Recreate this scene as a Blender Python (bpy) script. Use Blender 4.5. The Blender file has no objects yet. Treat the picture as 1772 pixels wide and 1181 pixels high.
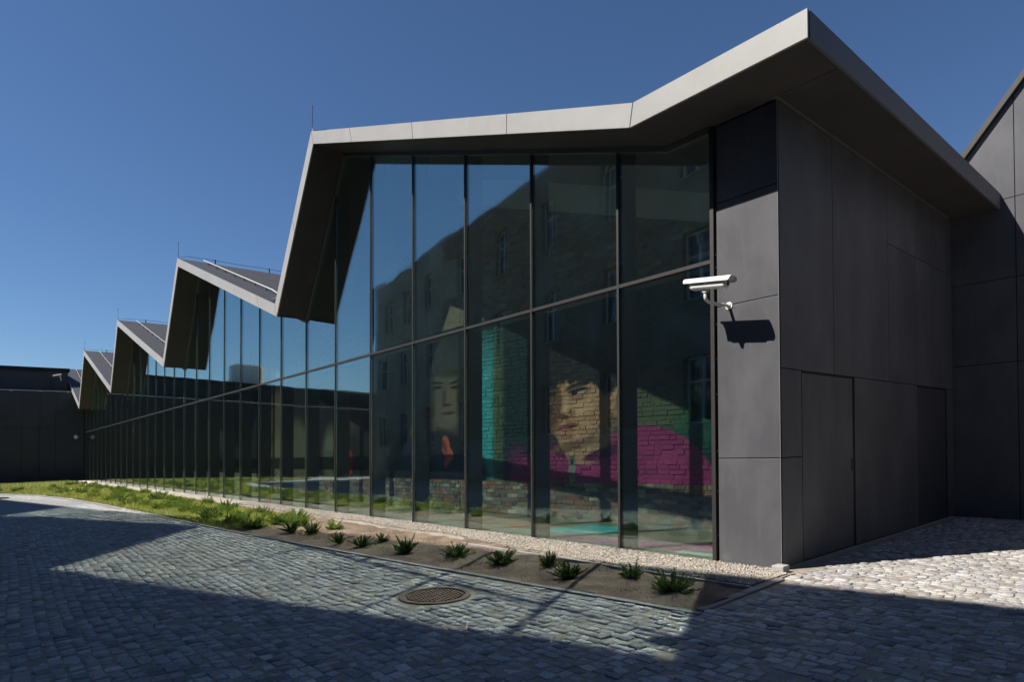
import bpy, math, random
import numpy as np
from mathutils import Vector, Matrix

# ------------------------------------------------------------------ camera, sky, sun, exposure
random.seed(7); rng = np.random.default_rng(11)
sc = bpy.context.scene
SX, SY = 0.017311, 0.020026            # the site rises gently to the right and to the back

def camera_axes():
    yaw, pitch, roll = -0.858493, 0.017524, -0.003368
    f = Vector((math.sin(yaw)*math.cos(pitch), math.cos(yaw)*math.cos(pitch), math.sin(pitch)))
    r0 = Vector((math.cos(yaw), -math.sin(yaw), 0)); u0 = r0.cross(f)
    r = math.cos(roll)*r0 + math.sin(roll)*u0; u = -math.sin(roll)*r0 + math.cos(roll)*u0
    return r, u, f
CAM = Vector((3.16335, -6.44697, 1.28)); FPX = 1091.45; PW, PH, SHY = 1772., 1181., 166.945
CR, CU, CF = camera_axes()
cd = bpy.data.cameras.new('camera'); cam = bpy.data.objects.new('camera', cd)
sc.collection.objects.link(cam); sc.camera = cam
cam.matrix_world = Matrix(((CR.x, CU.x, -CF.x, CAM.x), (CR.y, CU.y, -CF.y, CAM.y), (CR.z, CU.z, -CF.z, CAM.z), (0, 0, 0, 1)))
cd.sensor_fit = 'HORIZONTAL'; cd.sensor_width = 36; cd.lens = 36*FPX/PW
cd.shift_x = 0; cd.shift_y = SHY/PW; cd.clip_start = 0.05; cd.clip_end = 1500

SUN_TO = Vector((-0.52, -1.0, 1.28)).normalized()
world = bpy.data.worlds.new('World'); sc.world = world; world.use_nodes = True
wn = world.node_tree; wn.nodes.clear()
sky = wn.nodes.new('ShaderNodeTexSky'); sky.sky_type = 'NISHITA'; sky.sun_disc = False
sky.sun_elevation = math.asin(SUN_TO.z); sky.sun_rotation = math.atan2(SUN_TO.x, SUN_TO.y)
sky.altitude = 200; sky.air_density = 1.0; sky.dust_density = 0.0; sky.ozone_density = 9.0
bg = wn.nodes.new('ShaderNodeBackground'); bg.inputs['Strength'].default_value = 0.064
wo = wn.nodes.new('ShaderNodeOutputWorld')
wn.links.new(sky.outputs[0], bg.inputs[0]); wn.links.new(bg.outputs[0], wo.inputs[0])
sl = bpy.data.lights.new('sun', 'SUN'); sl.energy = 5.0; sl.angle = math.radians(0.5); sl.color = (1.0, 0.955, 0.89)
so = bpy.data.objects.new('sun', sl); sc.collection.objects.link(so)
so.location = (-10, -20, 30); so.rotation_euler = (-SUN_TO).to_track_quat('-Z', 'Y').to_euler()
vs = sc.view_settings; vs.view_transform = 'Standard'; vs.look = 'None'; vs.exposure = 0.6; vs.gamma = 1; vs.use_curve_mapping = False
cy = sc.cycles
cy.use_denoising = True; cy.denoiser = 'OPENIMAGEDENOISE'; cy.use_adaptive_sampling = False
cy.caustics_reflective = True; cy.caustics_refractive = False; cy.blur_glossy = 0
cy.sample_clamp_indirect = 0; cy.max_bounces = 10; cy.diffuse_bounces = 3; cy.glossy_bounces = 5
cy.use_guiding = True; cy.use_surface_guiding = True; cy.use_volume_guiding = False; cy.guiding_training_samples = 0; cy.use_guiding_direct_light = False
cy.transparent_max_bounces = 16; cy.transmission_bounces = 4

# ------------------------------------------------------------------ helpers
C = sc.collection
def T(x, y, z): return (x, y, z + SX*x + SY*y)
def Ta(v):
    v = np.array(v, dtype=np.float64).copy(); v[:, 2] += SX*v[:, 0] + SY*v[:, 1]; return v
def ray(pt): return CF*FPX + CR*(pt[0]-PW/2) - CU*(pt[1]-PH/2-SHY)
def un(pt, axis, val):                 # photo pixel -> point on a plane of the place (site coordinates)
    d = ray(pt)
    if axis == 'x': t = (val-CAM.x)/d.x
    elif axis == 'y': t = (val-CAM.y)/d.y
    else: t = (val-(CAM.z-SX*CAM.x-SY*CAM.y))/(d.z-SX*d.x-SY*d.y)
    q = CAM + d*t
    return (q.x, q.y, q.z-SX*q.x-SY*q.y)

class MB:
    def __init__(s): s.v = []; s.f = []; s.t = []
    def add(s, vs, fs, tint=None):
        o = len(s.v); s.v.extend([tuple(a) for a in vs]); s.f.extend([tuple(i+o for i in f) for f in fs])
        s.t.extend([1.0 if tint is None else tint]*len(vs)); return s
    def hexa(s, b, t, tint=None):      # bottom ring b (ccw from above), top ring t
        n = len(b)
        fs = [tuple(range(n-1, -1, -1)), tuple(range(n, 2*n))]
        fs += [(i, (i+1) % n, n+(i+1) % n, n+i) for i in range(n)]
        return s.add(list(b)+list(t), fs, tint)
    def box(s, x0, x1, y0, y1, z0, z1, tint=None):
        r = [(x0, y0), (x1, y0), (x1, y1), (x0, y1)]
        return s.hexa([(x, y, z0) for x, y in r], [(x, y, z1) for x, y in r], tint)
    def prism_y(s, poly, y0, y1):      # poly of (x,z), clockwise or not, extruded along y
        a = sum(poly[i][0]*poly[(i+1) % len(poly)][1]-poly[(i+1) % len(poly)][0]*poly[i][1] for i in range(len(poly)))
        if a < 0: poly = poly[::-1]    # ccw in x,z (seen from -y)
        n = len(poly)
        v = [(x, y0, z) for x, z in poly]+[(x, y1, z) for x, z in poly]
        fs = [tuple(range(n)), tuple(range(2*n-1, n-1, -1))]+[(i, n+i, n+(i+1) % n, (i+1) % n) for i in range(n)]
        return s.add(v, fs)
    def prism_x(s, poly, x0, x1):      # poly of (y,z)
        a = sum(poly[i][0]*poly[(i+1) % len(poly)][1]-poly[(i+1) % len(poly)][0]*poly[i][1] for i in range(len(poly)))
        if a < 0: poly = poly[::-1]
        n = len(poly)
        v = [(x1, y, z) for y, z in poly]+[(x0, y, z) for y, z in poly]
        fs = [tuple(range(n)), tuple(range(2*n-1, n-1, -1))]+[(i, n+i, n+(i+1) % n, (i+1) % n) for i in range(n)]
        return s.add(v, fs)
    def tube(s, pts, r, n=8, caps=True):
        pts = [Vector(p) for p in pts]; rr = r if isinstance(r, (list, tuple)) else [r]*len(pts)
        v = []; up = Vector((0, 0, 1))
        for i, p in enumerate(pts):
            d = (pts[min(i+1, len(pts)-1)]-pts[max(i-1, 0)]).normalized()
            a = d.cross(up)
            if a.length < 1e-3: a = d.cross(Vector((1, 0, 0)))
            a.normalize(); b = d.cross(a)
            v += [tuple(p+(a*math.cos(2*math.pi*k/n)+b*math.sin(2*math.pi*k/n))*rr[i]) for k in range(n)]
        fs = [(i*n+k, (i+1)*n+k, (i+1)*n+(k+1) % n, i*n+(k+1) % n) for i in range(len(pts)-1) for k in range(n)]
        if caps: fs += [tuple(range(n)), tuple(range(len(v)-1, len(v)-n-1, -1))]
        return s.add(v, fs)
    def build(s, name, mat, parent=None, shear=True, bevel=0, smooth=False, tint=False):
        v = Ta(s.v) if shear else np.array(s.v)
        return mesh_obj(name, v, s.f, mat, parent, bevel, smooth, np.array(s.t) if tint else None)
def mesh_obj(name, v, f, mat, parent=None, bevel=0, smooth=False, tint=None):
    me = bpy.data.meshes.new(name); me.from_pydata([tuple(a) for a in v], [], f)
    if smooth: me.polygons.foreach_set('use_smooth', [True]*len(me.polygons))
    if tint is not None:
        at = me.attributes.new('tint', 'FLOAT', 'POINT'); at.data.foreach_set('value', np.asarray(tint, dtype=np.float32))
    me.update()
    o = bpy.data.objects.new(name, me); C.objects.link(o)
    if mat: me.materials.append(mat)
    if parent:
        o.parent = parent; o.matrix_parent_inverse = parent.matrix_world.inverted()
    if bevel:
        m = o.modifiers.new('bevel', 'BEVEL'); m.width = bevel; m.segments = 2; m.limit_method = 'ANGLE'; m.angle_limit = 0.6
    return o
def np_mesh(name, v, tris, mat, parent=None, tint=None):
    v = np.asarray(v, dtype=np.float32); tris = np.asarray(tris, dtype=np.int32); k = tris.shape[1]
    me = bpy.data.meshes.new(name)
    me.vertices.add(len(v)); me.vertices.foreach_set('co', v.ravel())
    me.loops.add(tris.size); me.loops.foreach_set('vertex_index', tris.ravel())
    me.polygons.add(len(tris)); me.polygons.foreach_set('loop_start', np.arange(0, tris.size, k, dtype=np.int32))
    me.polygons.foreach_set('loop_total', np.full(len(tris), k, dtype=np.int32))
    if tint is not None:
        at = me.attributes.new('tint', 'FLOAT', 'POINT'); at.data.foreach_set('value', np.asarray(tint, dtype=np.float32))
    me.update(calc_edges=True); me.validate()
    o = bpy.data.objects.new(name, me); C.objects.link(o); me.materials.append(mat)
    if parent: o.parent = parent; o.matrix_parent_inverse = parent.matrix_world.inverted()
    return o
def tag(o, label=None, cat=None, group=None, kind=None):
    if label: o['label'] = label
    if cat: o['category'] = cat
    if group: o['group'] = group
    if kind: o['kind'] = kind
    return o
def thing(name, loc, label, cat, group=None):
    o = bpy.data.objects.new(name, None); C.objects.link(o); o.location = T(*loc); o.empty_display_size = .2
    o.matrix_world = Matrix.Translation(T(*loc))
    return tag(o, label, cat, group)

# ------------------------------------------------------------------ materials
def mat(name, col, rough=.6, metal=0, spec=.5, noise=None, bump=None, tint=0, noise2=None, vary=0):
    m = bpy.data.materials.new(name); m.use_nodes = True; nt = m.node_tree; n = nt.nodes; L = nt.links
    b = n['Principled BSDF']; b.inputs['Roughness'].default_value = rough; b.inputs['Metallic'].default_value = metal
    b.inputs['Specular IOR Level'].default_value = spec
    geo = n.new('ShaderNodeNewGeometry'); out = None
    rgb = n.new('ShaderNodeRGB'); rgb.outputs[0].default_value = (*col, 1); out = rgb.outputs[0]
    for nz in (noise, noise2):
        if nz:
            sc_, c2, lo, hi = nz[:4]; st = nz[4] if len(nz) > 4 else (1, 1, 1)
            mp = n.new('ShaderNodeMapping'); mp.inputs['Scale'].default_value = st; L.new(geo.outputs['Position'], mp.inputs[0])
            t = n.new('ShaderNodeTexNoise'); t.inputs['Scale'].default_value = sc_; t.inputs['Detail'].default_value = 6; t.inputs['Roughness'].default_value = .62
            L.new(mp.outputs[0], t.inputs['Vector'])
            r = n.new('ShaderNodeMapRange'); r.inputs[1].default_value = lo; r.inputs[2].default_value = hi; L.new(t.outputs[0], r.inputs[0])
            mx = n.new('ShaderNodeMix'); mx.data_type = 'RGBA'; L.new(r.outputs[0], mx.inputs[0]); L.new(out, mx.inputs[6]); mx.inputs[7].default_value = (*c2, 1); out = mx.outputs[2]
    if tint:
        a = n.new('ShaderNodeAttribute'); a.attribute_name = 'tint'
        mx = n.new('ShaderNodeMix'); mx.data_type = 'RGBA'; mx.blend_type = 'MULTIPLY'; mx.inputs[0].default_value = 1
        L.new(out, mx.inputs[6]); L.new(a.outputs['Fac'], mx.inputs[7]); out = mx.outputs[2]
    if vary:
        oi = n.new('ShaderNodeObjectInfo'); r = n.new('ShaderNodeMapRange'); r.inputs[3].default_value = 1-vary; r.inputs[4].default_value = 1+vary; L.new(oi.outputs['Random'], r.inputs[0])
        mx = n.new('ShaderNodeMix'); mx.data_type = 'RGBA'; mx.blend_type = 'MULTIPLY'; mx.inputs[0].default_value = 1
        L.new(out, mx.inputs[6]); L.new(r.outputs[0], mx.inputs[7]); out = mx.outputs[2]
    L.new(out, b.inputs['Base Color'])
    if bump:
        sc_, st, dist = bump
        t = n.new('ShaderNodeTexNoise'); t.inputs['Scale'].default_value = sc_; t.inputs['Detail'].default_value = 8; t.inputs['Roughness'].default_value = .65
        L.new(geo.outputs['Position'], t.inputs['Vector'])
        bp = n.new('ShaderNodeBump'); bp.inputs['Strength'].default_value = st; bp.inputs['Distance'].default_value = dist
        L.new(t.outputs[0], bp.inputs['Height']); L.new(bp.outputs[0], b.inputs['Normal'])
    return m
M = {}
M['granite'] = mat('granite', (.41, .397, .387), .9, spec=.2, noise=(70, (.205, .20, .195), .44, .70), noise2=(1.1, (.44, .40, .34), .45, .8), bump=(38, 1, .012), tint=1)
M['sand'] = mat('joint_sand', (.25, .215, .17), .95, noise=(14, (.37, .315, .245), .4, .7), bump=(200, .8, .004))
M['soil'] = mat('bed_soil', (.135, .083, .055), .95, noise=(3, (.25, .175, .12), .42, .66), noise2=(60, (.06, .045, .034), .55, .75), bump=(70, 1, .02))
M['gravel'] = mat('gravel_stone', (.46, .40, .33), .85, noise=(40, (.30, .27, .24), .4, .7), bump=(150, .5, .003), tint=1)
M['gravel_bed'] = mat('gravel_bed', (.30, .255, .205), .95, noise=(60, (.45, .39, .32), .45, .62), bump=(120, 1, .02))
M['kerb'] = mat('kerb_concrete', (.25, .24, .225), .85, noise=(6, (.17, .16, .15), .45, .7), bump=(150, .5, .003))
M['panel'] = mat('anthracite_panel', (.078, .078, .085), .42, spec=.4, noise=(1.9, (.115, .114, .121), .42, .72, (1, 1, .55)), noise2=(11, (.105, .103, .108), .55, .8, (1, 1, .12)), bump=(5, .06, .02), vary=.09)
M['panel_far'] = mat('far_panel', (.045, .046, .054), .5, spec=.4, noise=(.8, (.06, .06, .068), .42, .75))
M['back'] = mat('panel_backing', (.012, .012, .013), .8)
M['fascia'] = mat('fascia_sheet', (.36, .352, .34), .5, spec=.35, noise=(1.3, (.31, .302, .292), .42, .75), noise2=(6, (.38, .37, .355), .55, .85, (1, 1, .3)), bump=(2.2, .08, .02), vary=.04)
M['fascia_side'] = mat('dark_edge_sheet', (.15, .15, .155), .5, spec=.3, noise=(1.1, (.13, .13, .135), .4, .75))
M['soffit'] = mat('soffit_sheet', (.075, .068, .063), .55, spec=.3, noise=(2, (.06, .055, .052), .4, .7))
M['roof'] = mat('roof_membrane', (.036, .037, .043), .7, noise=(3, (.028, .028, .033), .4, .7, (.4, 3, 1)), bump=(80, .3, .004))
M['frame'] = mat('mullion_metal', (.036, .033, .031), .5, .1, noise=(8, (.03, .027, .026), .45, .7))
M['fin'] = mat('interior_fin', (.10, .105, .10), .6)
M['white'] = mat('white_painted_metal', (.78, .76, .71), .4, noise=(20, (.66, .64, .59), .5, .8))
M['lens'] = mat('lens_glass', (.01, .01, .012), .08)
M['dark'] = mat('black_rubber', (.02, .02, .02), .6)
M['iron'] = mat('rusty_iron', (.115, .075, .058), .75, .35, noise=(25, (.17, .095, .06), .45, .7), bump=(120, .6, .004))
M['iron_dark'] = mat('dirty_iron', (.05, .04, .034), .9, noise=(40, (.09, .07, .055), .45, .7))
M['galv'] = mat('galvanised_wire', (.55, .52, .48), .45, .6)
M['wire'] = mat('dark_wire', (.03, .03, .032), .5, .5)
M['plaster_in'] = mat('interior_white', (.85, .85, .80), .8, noise=(3, (.78, .78, .73), .4, .7))
M['ceiling'] = mat('interior_ceiling', (.11, .115, .115), .8)
M['floor'] = mat('interior_floor', (.20, .20, .185), .35, noise=(1.2, (.28, .255, .21), .42, .68), noise2=(9, (.15, .15, .14), .5, .75))
M['cyan'] = mat('cyan_floor_strip', (.03, .42, .50), .4, noise=(3, (.05, .5, .55), .4, .7))
M['magenta'] = mat('magenta_floor_strip', (.42, .045, .30), .4, noise=(3, (.36, .04, .26), .4, .7))
M['mint'] = mat('mint_floor_strip', (.50, .66, .58), .4)
M['orange'] = mat('orange_floor_strip', (.48, .14, .05), .4)
M['plaster'] = mat('old_grey_render', (.30, .295, .265), .9, noise=(.5, (.21, .20, .18), .42, .62), noise2=(3, (.35, .335, .30), .5, .8), bump=(20, .6, .02))
M['tile'] = mat('house_roof', (.10, .055, .045), .8)
M['wframe'] = mat('window_frame_paint', (.60, .60, .57), .6)
M['concrete'] = mat('plinth_concrete', (.38, .345, .295), .9, noise=(10, (.26, .24, .21), .4, .7), bump=(90, .6, .005))
M['bark'] = mat('shrub_stem', (.10, .065, .04), .9)
def leafmat(name, col, col2, trans=.25, nsc=30):
    m = mat(name, col, .6, spec=.25, noise=(nsc, col2, .42, .65), tint=1); nt = m.node_tree; n = nt.nodes; L = nt.links
    b = n['Principled BSDF']; tr = n.new('ShaderNodeBsdfTranslucent'); tr.inputs[0].default_value = (col2[0]*1.6, col2[1]*1.6, col2[2], 1)
    mx = n.new('ShaderNodeMixShader'); mx.inputs[0].default_value = trans
    L.new(b.outputs[0], mx.inputs[1]); L.new(tr.outputs[0], mx.inputs[2]); L.new(mx.outputs[0], n['Material Output'].inputs[0]); return m
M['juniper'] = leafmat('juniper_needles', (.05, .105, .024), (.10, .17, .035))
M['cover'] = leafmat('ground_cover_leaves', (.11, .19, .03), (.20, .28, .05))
M['grass'] = leafmat('grass_blades', (.15, .24, .035), (.36, .34, .11), nsc=1.6)
def glassmat(name, tint, ior, wav=.004, wscale=.8, rough=0):
    m = bpy.data.materials.new(name); m.use_nodes = True; nt = m.node_tree; n = nt.nodes; L = nt.links; n.clear()
    o = n.new('ShaderNodeOutputMaterial'); mx = n.new('ShaderNodeMixShader'); tr = n.new('ShaderNodeBsdfTransparent'); gl = n.new('ShaderNodeBsdfGlossy')
    tr.inputs[0].default_value = (*tint, 1); gl.inputs[0].default_value = (.90, .99, .97, 1); gl.inputs['Roughness'].default_value = rough
    def mth(op, a, b=None):
        k = n.new('ShaderNodeMath'); k.operation = op
        for i, q in enumerate((a, b)):
            if q is None: continue
            if isinstance(q, (int, float)): k.inputs[i].default_value = q
            else: L.new(q, k.inputs[i])
        return k.outputs[0]
    g0 = n.new('ShaderNodeNewGeometry'); dt = n.new('ShaderNodeVectorMath'); dt.operation = 'DOT_PRODUCT'
    L.new(g0.outputs['True Normal'], dt.inputs[0]); L.new(g0.outputs['Incoming'], dt.inputs[1])
    f5 = mth('POWER', mth('SUBTRACT', 1.0, mth('ABSOLUTE', dt.outputs['Value'])), 5.0)   # Schlick reflectance of a coated pane
    fac = mth('ADD', ior, mth('MULTIPLY', f5, 1.0-ior))
    geo = n.new('ShaderNodeNewGeometry'); t = n.new('ShaderNodeTexNoise'); t.inputs['Scale'].default_value = wscale; t.inputs['Detail'].default_value = 1
    mp = n.new('ShaderNodeMapping'); mp.inputs['Scale'].default_value = (1, 1, .35)
    L.new(geo.outputs['Position'], mp.inputs[0]); L.new(mp.outputs[0], t.inputs['Vector'])
    bp = n.new('ShaderNodeBump'); bp.inputs['Strength'].default_value = 1; bp.inputs['Distance'].default_value = wav
    L.new(t.outputs[0], bp.inputs['Height']); L.new(bp.outputs[0], gl.inputs['Normal'])
    L.new(fac, mx.inputs[0]); L.new(tr.outputs[0], mx.inputs[1]); L.new(gl.outputs[0], mx.inputs[2]); L.new(mx.outputs[0], o.inputs[0])
    return m
M['glass'] = glassmat('facade_glass', (.87, .94, .90), .16, .005)
M['glass_inner'] = glassmat('facade_glass_inner_coating', (.87, .94, .90), .34, .002, rough=.05)
M['house_glass'] = mat('house_window_glass', (.02, .025, .03), .05, spec=.9)

# old brick of the house, courses drawn by the material (seen only as a reflection)
def brickmat(name, c1, c2, mort, sc_):
    m = mat(name, c1, .9); nt = m.node_tree; n = nt.nodes; L = nt.links; b = n['Principled BSDF']
    g = n.new('ShaderNodeNewGeometry'); sp = n.new('ShaderNodeSeparateXYZ'); cb = n.new('ShaderNodeCombineXYZ')
    L.new(g.outputs['Position'], sp.inputs[0]); L.new(sp.outputs[0], cb.inputs[0]); L.new(sp.outputs[2], cb.inputs[1])
    t = n.new('ShaderNodeTexBrick'); t.inputs['Color1'].default_value = (*c1, 1); t.inputs['Color2'].default_value = (*c2, 1); t.inputs['Mortar'].default_value = (*mort, 1)
    t.inputs['Scale'].default_value = 1; t.inputs['Brick Width'].default_value = .27*sc_; t.inputs['Row Height'].default_value = .085*sc_; t.inputs['Mortar Size'].default_value = .01
    nz = n.new('ShaderNodeTexNoise'); nz.inputs['Scale'].default_value = 2.5; L.new(g.outputs['Position'], nz.inputs['Vector'])
    va = n.new('ShaderNodeVectorMath'); va.operation = 'MULTIPLY_ADD'; va.inputs[1].default_value = (.06, .06, .06); L.new(nz.outputs['Color'], va.inputs[0]); L.new(cb.outputs[0], va.inputs[2])
    L.new(va.outputs[0], t.inputs['Vector'])
    n2 = n.new('ShaderNodeTexNoise'); n2.inputs['Scale'].default_value = .6; n2.inputs['Detail'].default_value = 5; L.new(g.outputs['Position'], n2.inputs['Vector'])
    r = n.new('ShaderNodeMapRange'); r.inputs[1].default_value = .50; r.inputs[2].default_value = .66; L.new(n2.outputs[0], r.inputs[0])
    mx = n.new('ShaderNodeMix'); mx.data_type = 'RGBA'; L.new(r.outputs[0], mx.inputs[0]); L.new(t.outputs[0], mx.inputs[6]); mx.inputs[7].default_value = (.24, .23, .20, 1)
    L.new(mx.outputs[2], b.inputs['Base Color'])
    bp = n.new('ShaderNodeBump'); bp.inputs['Distance'].default_value = .02; L.new(t.outputs['Fac'], bp.inputs['Height']); bp.invert = True; L.new(bp.outputs[0], b.inputs['Normal'])
    return m
M['house_brick'] = brickmat('house_brick', (.27, .175, .12), (.155, .115, .085), (.26, .245, .21), 1)

# printed mural over old brick: flat print made of soft shapes, placed on the wall in metres
WALL_A = ((-0.60, 2.69), (-8.30, 1.92))          # two straight runs of the interior brick wall (x,y)
def wall_y(x): return 2.69+(x+.6)*0.1 if x > -8.3 else 1.92
def on_wall(pt):
    y = 2.2
    for _ in range(8):
        q = un(pt, 'y', y); y = wall_y(q[0])
    return q[0], q[2]
def muralmat(name, base_tint):
    m = bpy.data.materials.new(name); m.use_nodes = True; nt = m.node_tree; n = nt.nodes; L = nt.links
    b = n['Principled BSDF']; b.inputs['Roughness'].default_value = .75; b.inputs['Specular IOR Level'].default_value = .25
    g = n.new('ShaderNodeNewGeometry'); sp = n.new('ShaderNodeSeparateXYZ'); L.new(g.outputs['Position'], sp.inputs[0])
    z1 = n.new('ShaderNodeMath'); z1.operation = 'MULTIPLY_ADD'; z1.inputs[1].default_value = -SX; L.new(sp.outputs[0], z1.inputs[0]); L.new(sp.outputs[2], z1.inputs[2])
    z2 = n.new('ShaderNodeMath'); z2.operation = 'SUBTRACT'; z2.inputs[1].default_value = SY*2.2; L.new(z1.outputs[0], z2.inputs[0])
    cb = n.new('ShaderNodeCombineXYZ'); L.new(sp.outputs[0], cb.inputs[0]); L.new(z2.outputs[0], cb.inputs[1])
    P = cb.outputs[0]
    nz = n.new('ShaderNodeTexNoise'); nz.inputs['Scale'].default_value = 9; nz.inputs['Detail'].default_value = 4; L.new(P, nz.inputs['Vector'])
    state = {'p': P, 'n': 0}
    def link_p():                      # every few shapes the coordinate is handed on through the picture so far (keeps the shader small)
        state['n'] += 1
        if state['n'] % 5 == 0:
            c = n.new('ShaderNodeVectorMath'); c.operation = 'MULTIPLY_ADD'; c.inputs[1].default_value = (0, 0, 0); L.new(cur, c.inputs[0]); L.new(P, c.inputs[2]); state['p'] = c.outputs[0]
        return state['p']
    def shape(px, py, rx, ry, rot=0, soft=.25, box=False):
        cx, cz = on_wall((px, py)); ax, _ = on_wall((px-rx, py)); bx, _ = on_wall((px+rx, py)); _, tz = on_wall((px, py-ry)); _, dz = on_wall((px, py+ry))
        hx, hz = abs(bx-ax)/2, abs(tz-dz)/2
        mp = n.new('ShaderNodeMapping'); mp.vector_type = 'TEXTURE'
        mp.inputs['Location'].default_value = (cx, cz, 0); mp.inputs['Rotation'].default_value = (0, 0, math.radians(rot)); mp.inputs['Scale'].default_value = (hx, hz, 1)
        L.new(link_p(), mp.inputs[0])
        if box:
            ab = n.new('ShaderNodeVectorMath'); ab.operation = 'ABSOLUTE'; L.new(mp.outputs[0], ab.inputs[0])
            s2 = n.new('ShaderNodeSeparateXYZ'); L.new(ab.outputs[0], s2.inputs[0])
            ln = n.new('ShaderNodeMath'); ln.operation = 'MAXIMUM'; L.new(s2.outputs[0], ln.inputs[0]); L.new(s2.outputs[1], ln.inputs[1]); lo = ln.outputs[0]
        else:
            ln = n.new('ShaderNodeVectorMath'); ln.operation = 'LENGTH'; L.new(mp.outputs[0], ln.inputs[0]); lo = ln.outputs['Value']
        r = n.new('ShaderNodeMapRange'); r.interpolation_type = 'SMOOTHSTEP'
        r.inputs[1].default_value = 1+soft*.5; r.inputs[2].default_value = 1-soft*.5; r.inputs[3].default_value = 0; r.inputs[4].default_value = 1
        L.new(lo, r.inputs[0]); return r.outputs[0]
    rgb = n.new('ShaderNodeRGB'); rgb.outputs[0].default_value = (.010, .010, .014, 1); cur = rgb.outputs[0]
    def paint(mask, col, k=1.0):
        nonlocal cur
        if k != 1:
            mu = n.new('ShaderNodeMath'); mu.operation = 'MULTIPLY'; mu.inputs[1].default_value = k; L.new(mask, mu.inputs[0]); mask = mu.outputs[0]
        mx = n.new('ShaderNodeMix'); mx.data_type = 'RGBA'; L.new(mask, mx.inputs[0]); L.new(cur, mx.inputs[6]); mx.inputs[7].default_value = (*col, 1); cur = mx.outputs[2]
    E = lambda *a, **k: shape(*a, **k)
    # backdrop of the right-hand picture: deep teal with a cyan stripe and a green glow
    paint(E(1120, 690, 330, 210, box=True, soft=.03), (.006, .026, .030))
    paint(E(1185, 735, 70, 45, soft=1.4), (.016, .10, .05), .8)
    paint(E(838, 722, 17, 128, box=True, soft=.9), (.06, .40, .45))
    paint(E(862, 722, 9, 128, box=True, soft=1), (.12, .15, .06), .7)
    paint(E(815, 720, 9, 150, box=True, soft=.8), (.02, .07, .16), .8)
    paint(E(1110, 695, 70, 60, soft=.9), (.15, .15, .10), .7)
    # magenta jacket
    jk = (.30, .034, .15)
    paint(E(955, 860, 84, 84, soft=.06), jk); paint(E(1112, 868, 122, 132, soft=.05), jk); paint(E(1030, 850, 130, 76, soft=.06), jk)
    paint(E(1150, 810, 46, 40, rot=-30, soft=1.2), (.38, .055, .18), .6); paint(E(1090, 830, 12, 60, rot=8, soft=1.1), (.22, .015, .10), .7); paint(E(1180, 840, 10, 50, rot=-25, soft=1.1), (.24, .02, .11), .6); paint(E(905, 835, 22, 60, rot=20, soft=.9), (.20, .012, .10), .7); paint(E(1060, 780, 34, 16, rot=20, soft=.8), (.20, .012, .10), .7)
    # neck, collar, zip
    paint(E(1008, 752, 44, 52, soft=.2), (.52, .30, .19)); paint(E(1034, 735, 18, 60, soft=.8), (.25, .17, .09), .7)
    paint(E(957, 772, 26, 9, rot=-35, soft=.4), (.11, .01, .055)); paint(E(1052, 782, 48, 9, rot=14, soft=.4), (.11, .01, .055))
    paint(E(990, 820, 6, 32, box=True, soft=.25), (.20, .20, .18)); paint(E(990, 800, 3, 6, soft=.3), (.03, .03, .03))
    # head
    sk = (.62, .34, .22)
    paint(E(1068, 694, 12, 26, rot=-8, soft=.3), (.44, .23, .15)); paint(E(1066, 694, 5, 15, rot=-8, soft=.8), (.20, .09, .06))
    paint(E(1006, 676, 60, 76, rot=4, soft=.08), sk); paint(E(993, 724, 44, 42, rot=10, soft=.1), sk)
    paint(E(1040, 720, 26, 46, rot=-14, soft=1.1), (.42, .23, .14), .7)
    paint(E(951, 696, 17, 66, rot=5, soft=1.0), (.11, .05, .03), .92); paint(E(1012, 700, 20, 16, soft=1.2), (.72, .44, .30), .6)
    # hair: a ragged cap that falls over the brow
    hr = (.020, .016, .013)
    paint(E(1006, 592, 80, 66, rot=-6, soft=.1), hr); paint(E(1056, 632, 24, 52, rot=-10, soft=.3), hr); paint(E(1040, 650, 14, 26, rot=16, soft=.4), hr)
    for k, (hx, hy, hw, hl, ro) in enumerate([(950, 642, 9, 30, 10), (961, 648, 8, 24, 3), (974, 644, 10, 22, -6), (987, 648, 8, 20, 8), (1000, 642, 12, 22, 14), (1016, 646, 9, 18, -10), (1030, 644, 11, 24, 4)]):
        paint(E(hx, hy, hw, hl, rot=ro, soft=.5), hr)
    for (hx, hy, ro) in ((975, 570, 12), (1000, 556, -4), (1030, 566, -18), (990, 600, 8), (1020, 610, -8)):
        paint(E(hx, hy, 5, 34, rot=ro, soft=1.2), (.06, .05, .04), .6)
    # brows, eyes, nose, mouth
    paint(E(957, 671, 13, 4, rot=-22, soft=.5), hr); paint(E(1001, 667, 25, 5.5, rot=12, soft=.5), hr)
    paint(E(958, 681, 12, 7, soft=.8), (.10, .045, .03)); paint(E(1000, 678, 21, 9, rot=5, soft=.9), (.24, .11, .07))
    paint(E(999, 680, 14, 4.5, rot=5, soft=.35), (.46, .38, .32)); paint(E(994, 680, 5.5, 5, soft=.3), (.012, .01, .01)); paint(E(999, 676, 18, 2.6, rot=8, soft=.5), (.02, .012, .01))
    paint(E(958, 682, 8, 3.2, soft=.4), (.015, .01, .01)); paint(E(1002, 690, 17, 4, rot=4, soft=.9), (.34, .17, .11), .7)
    paint(E(966, 698, 6, 24, rot=-6, soft=.9), (.19, .09, .055), .9); paint(E(979, 702, 4, 20, rot=-10, soft=1), (.76, .48, .33), .7)
    paint(E(974, 722, 12, 5, rot=-6, soft=.5), (.15, .06, .04)); paint(E(990, 716, 6, 9, rot=20, soft=.9), (.30, .15, .09), .8)
    paint(E(984, 731, 8, 5, soft=1), (.36, .19, .12), .7)
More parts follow.
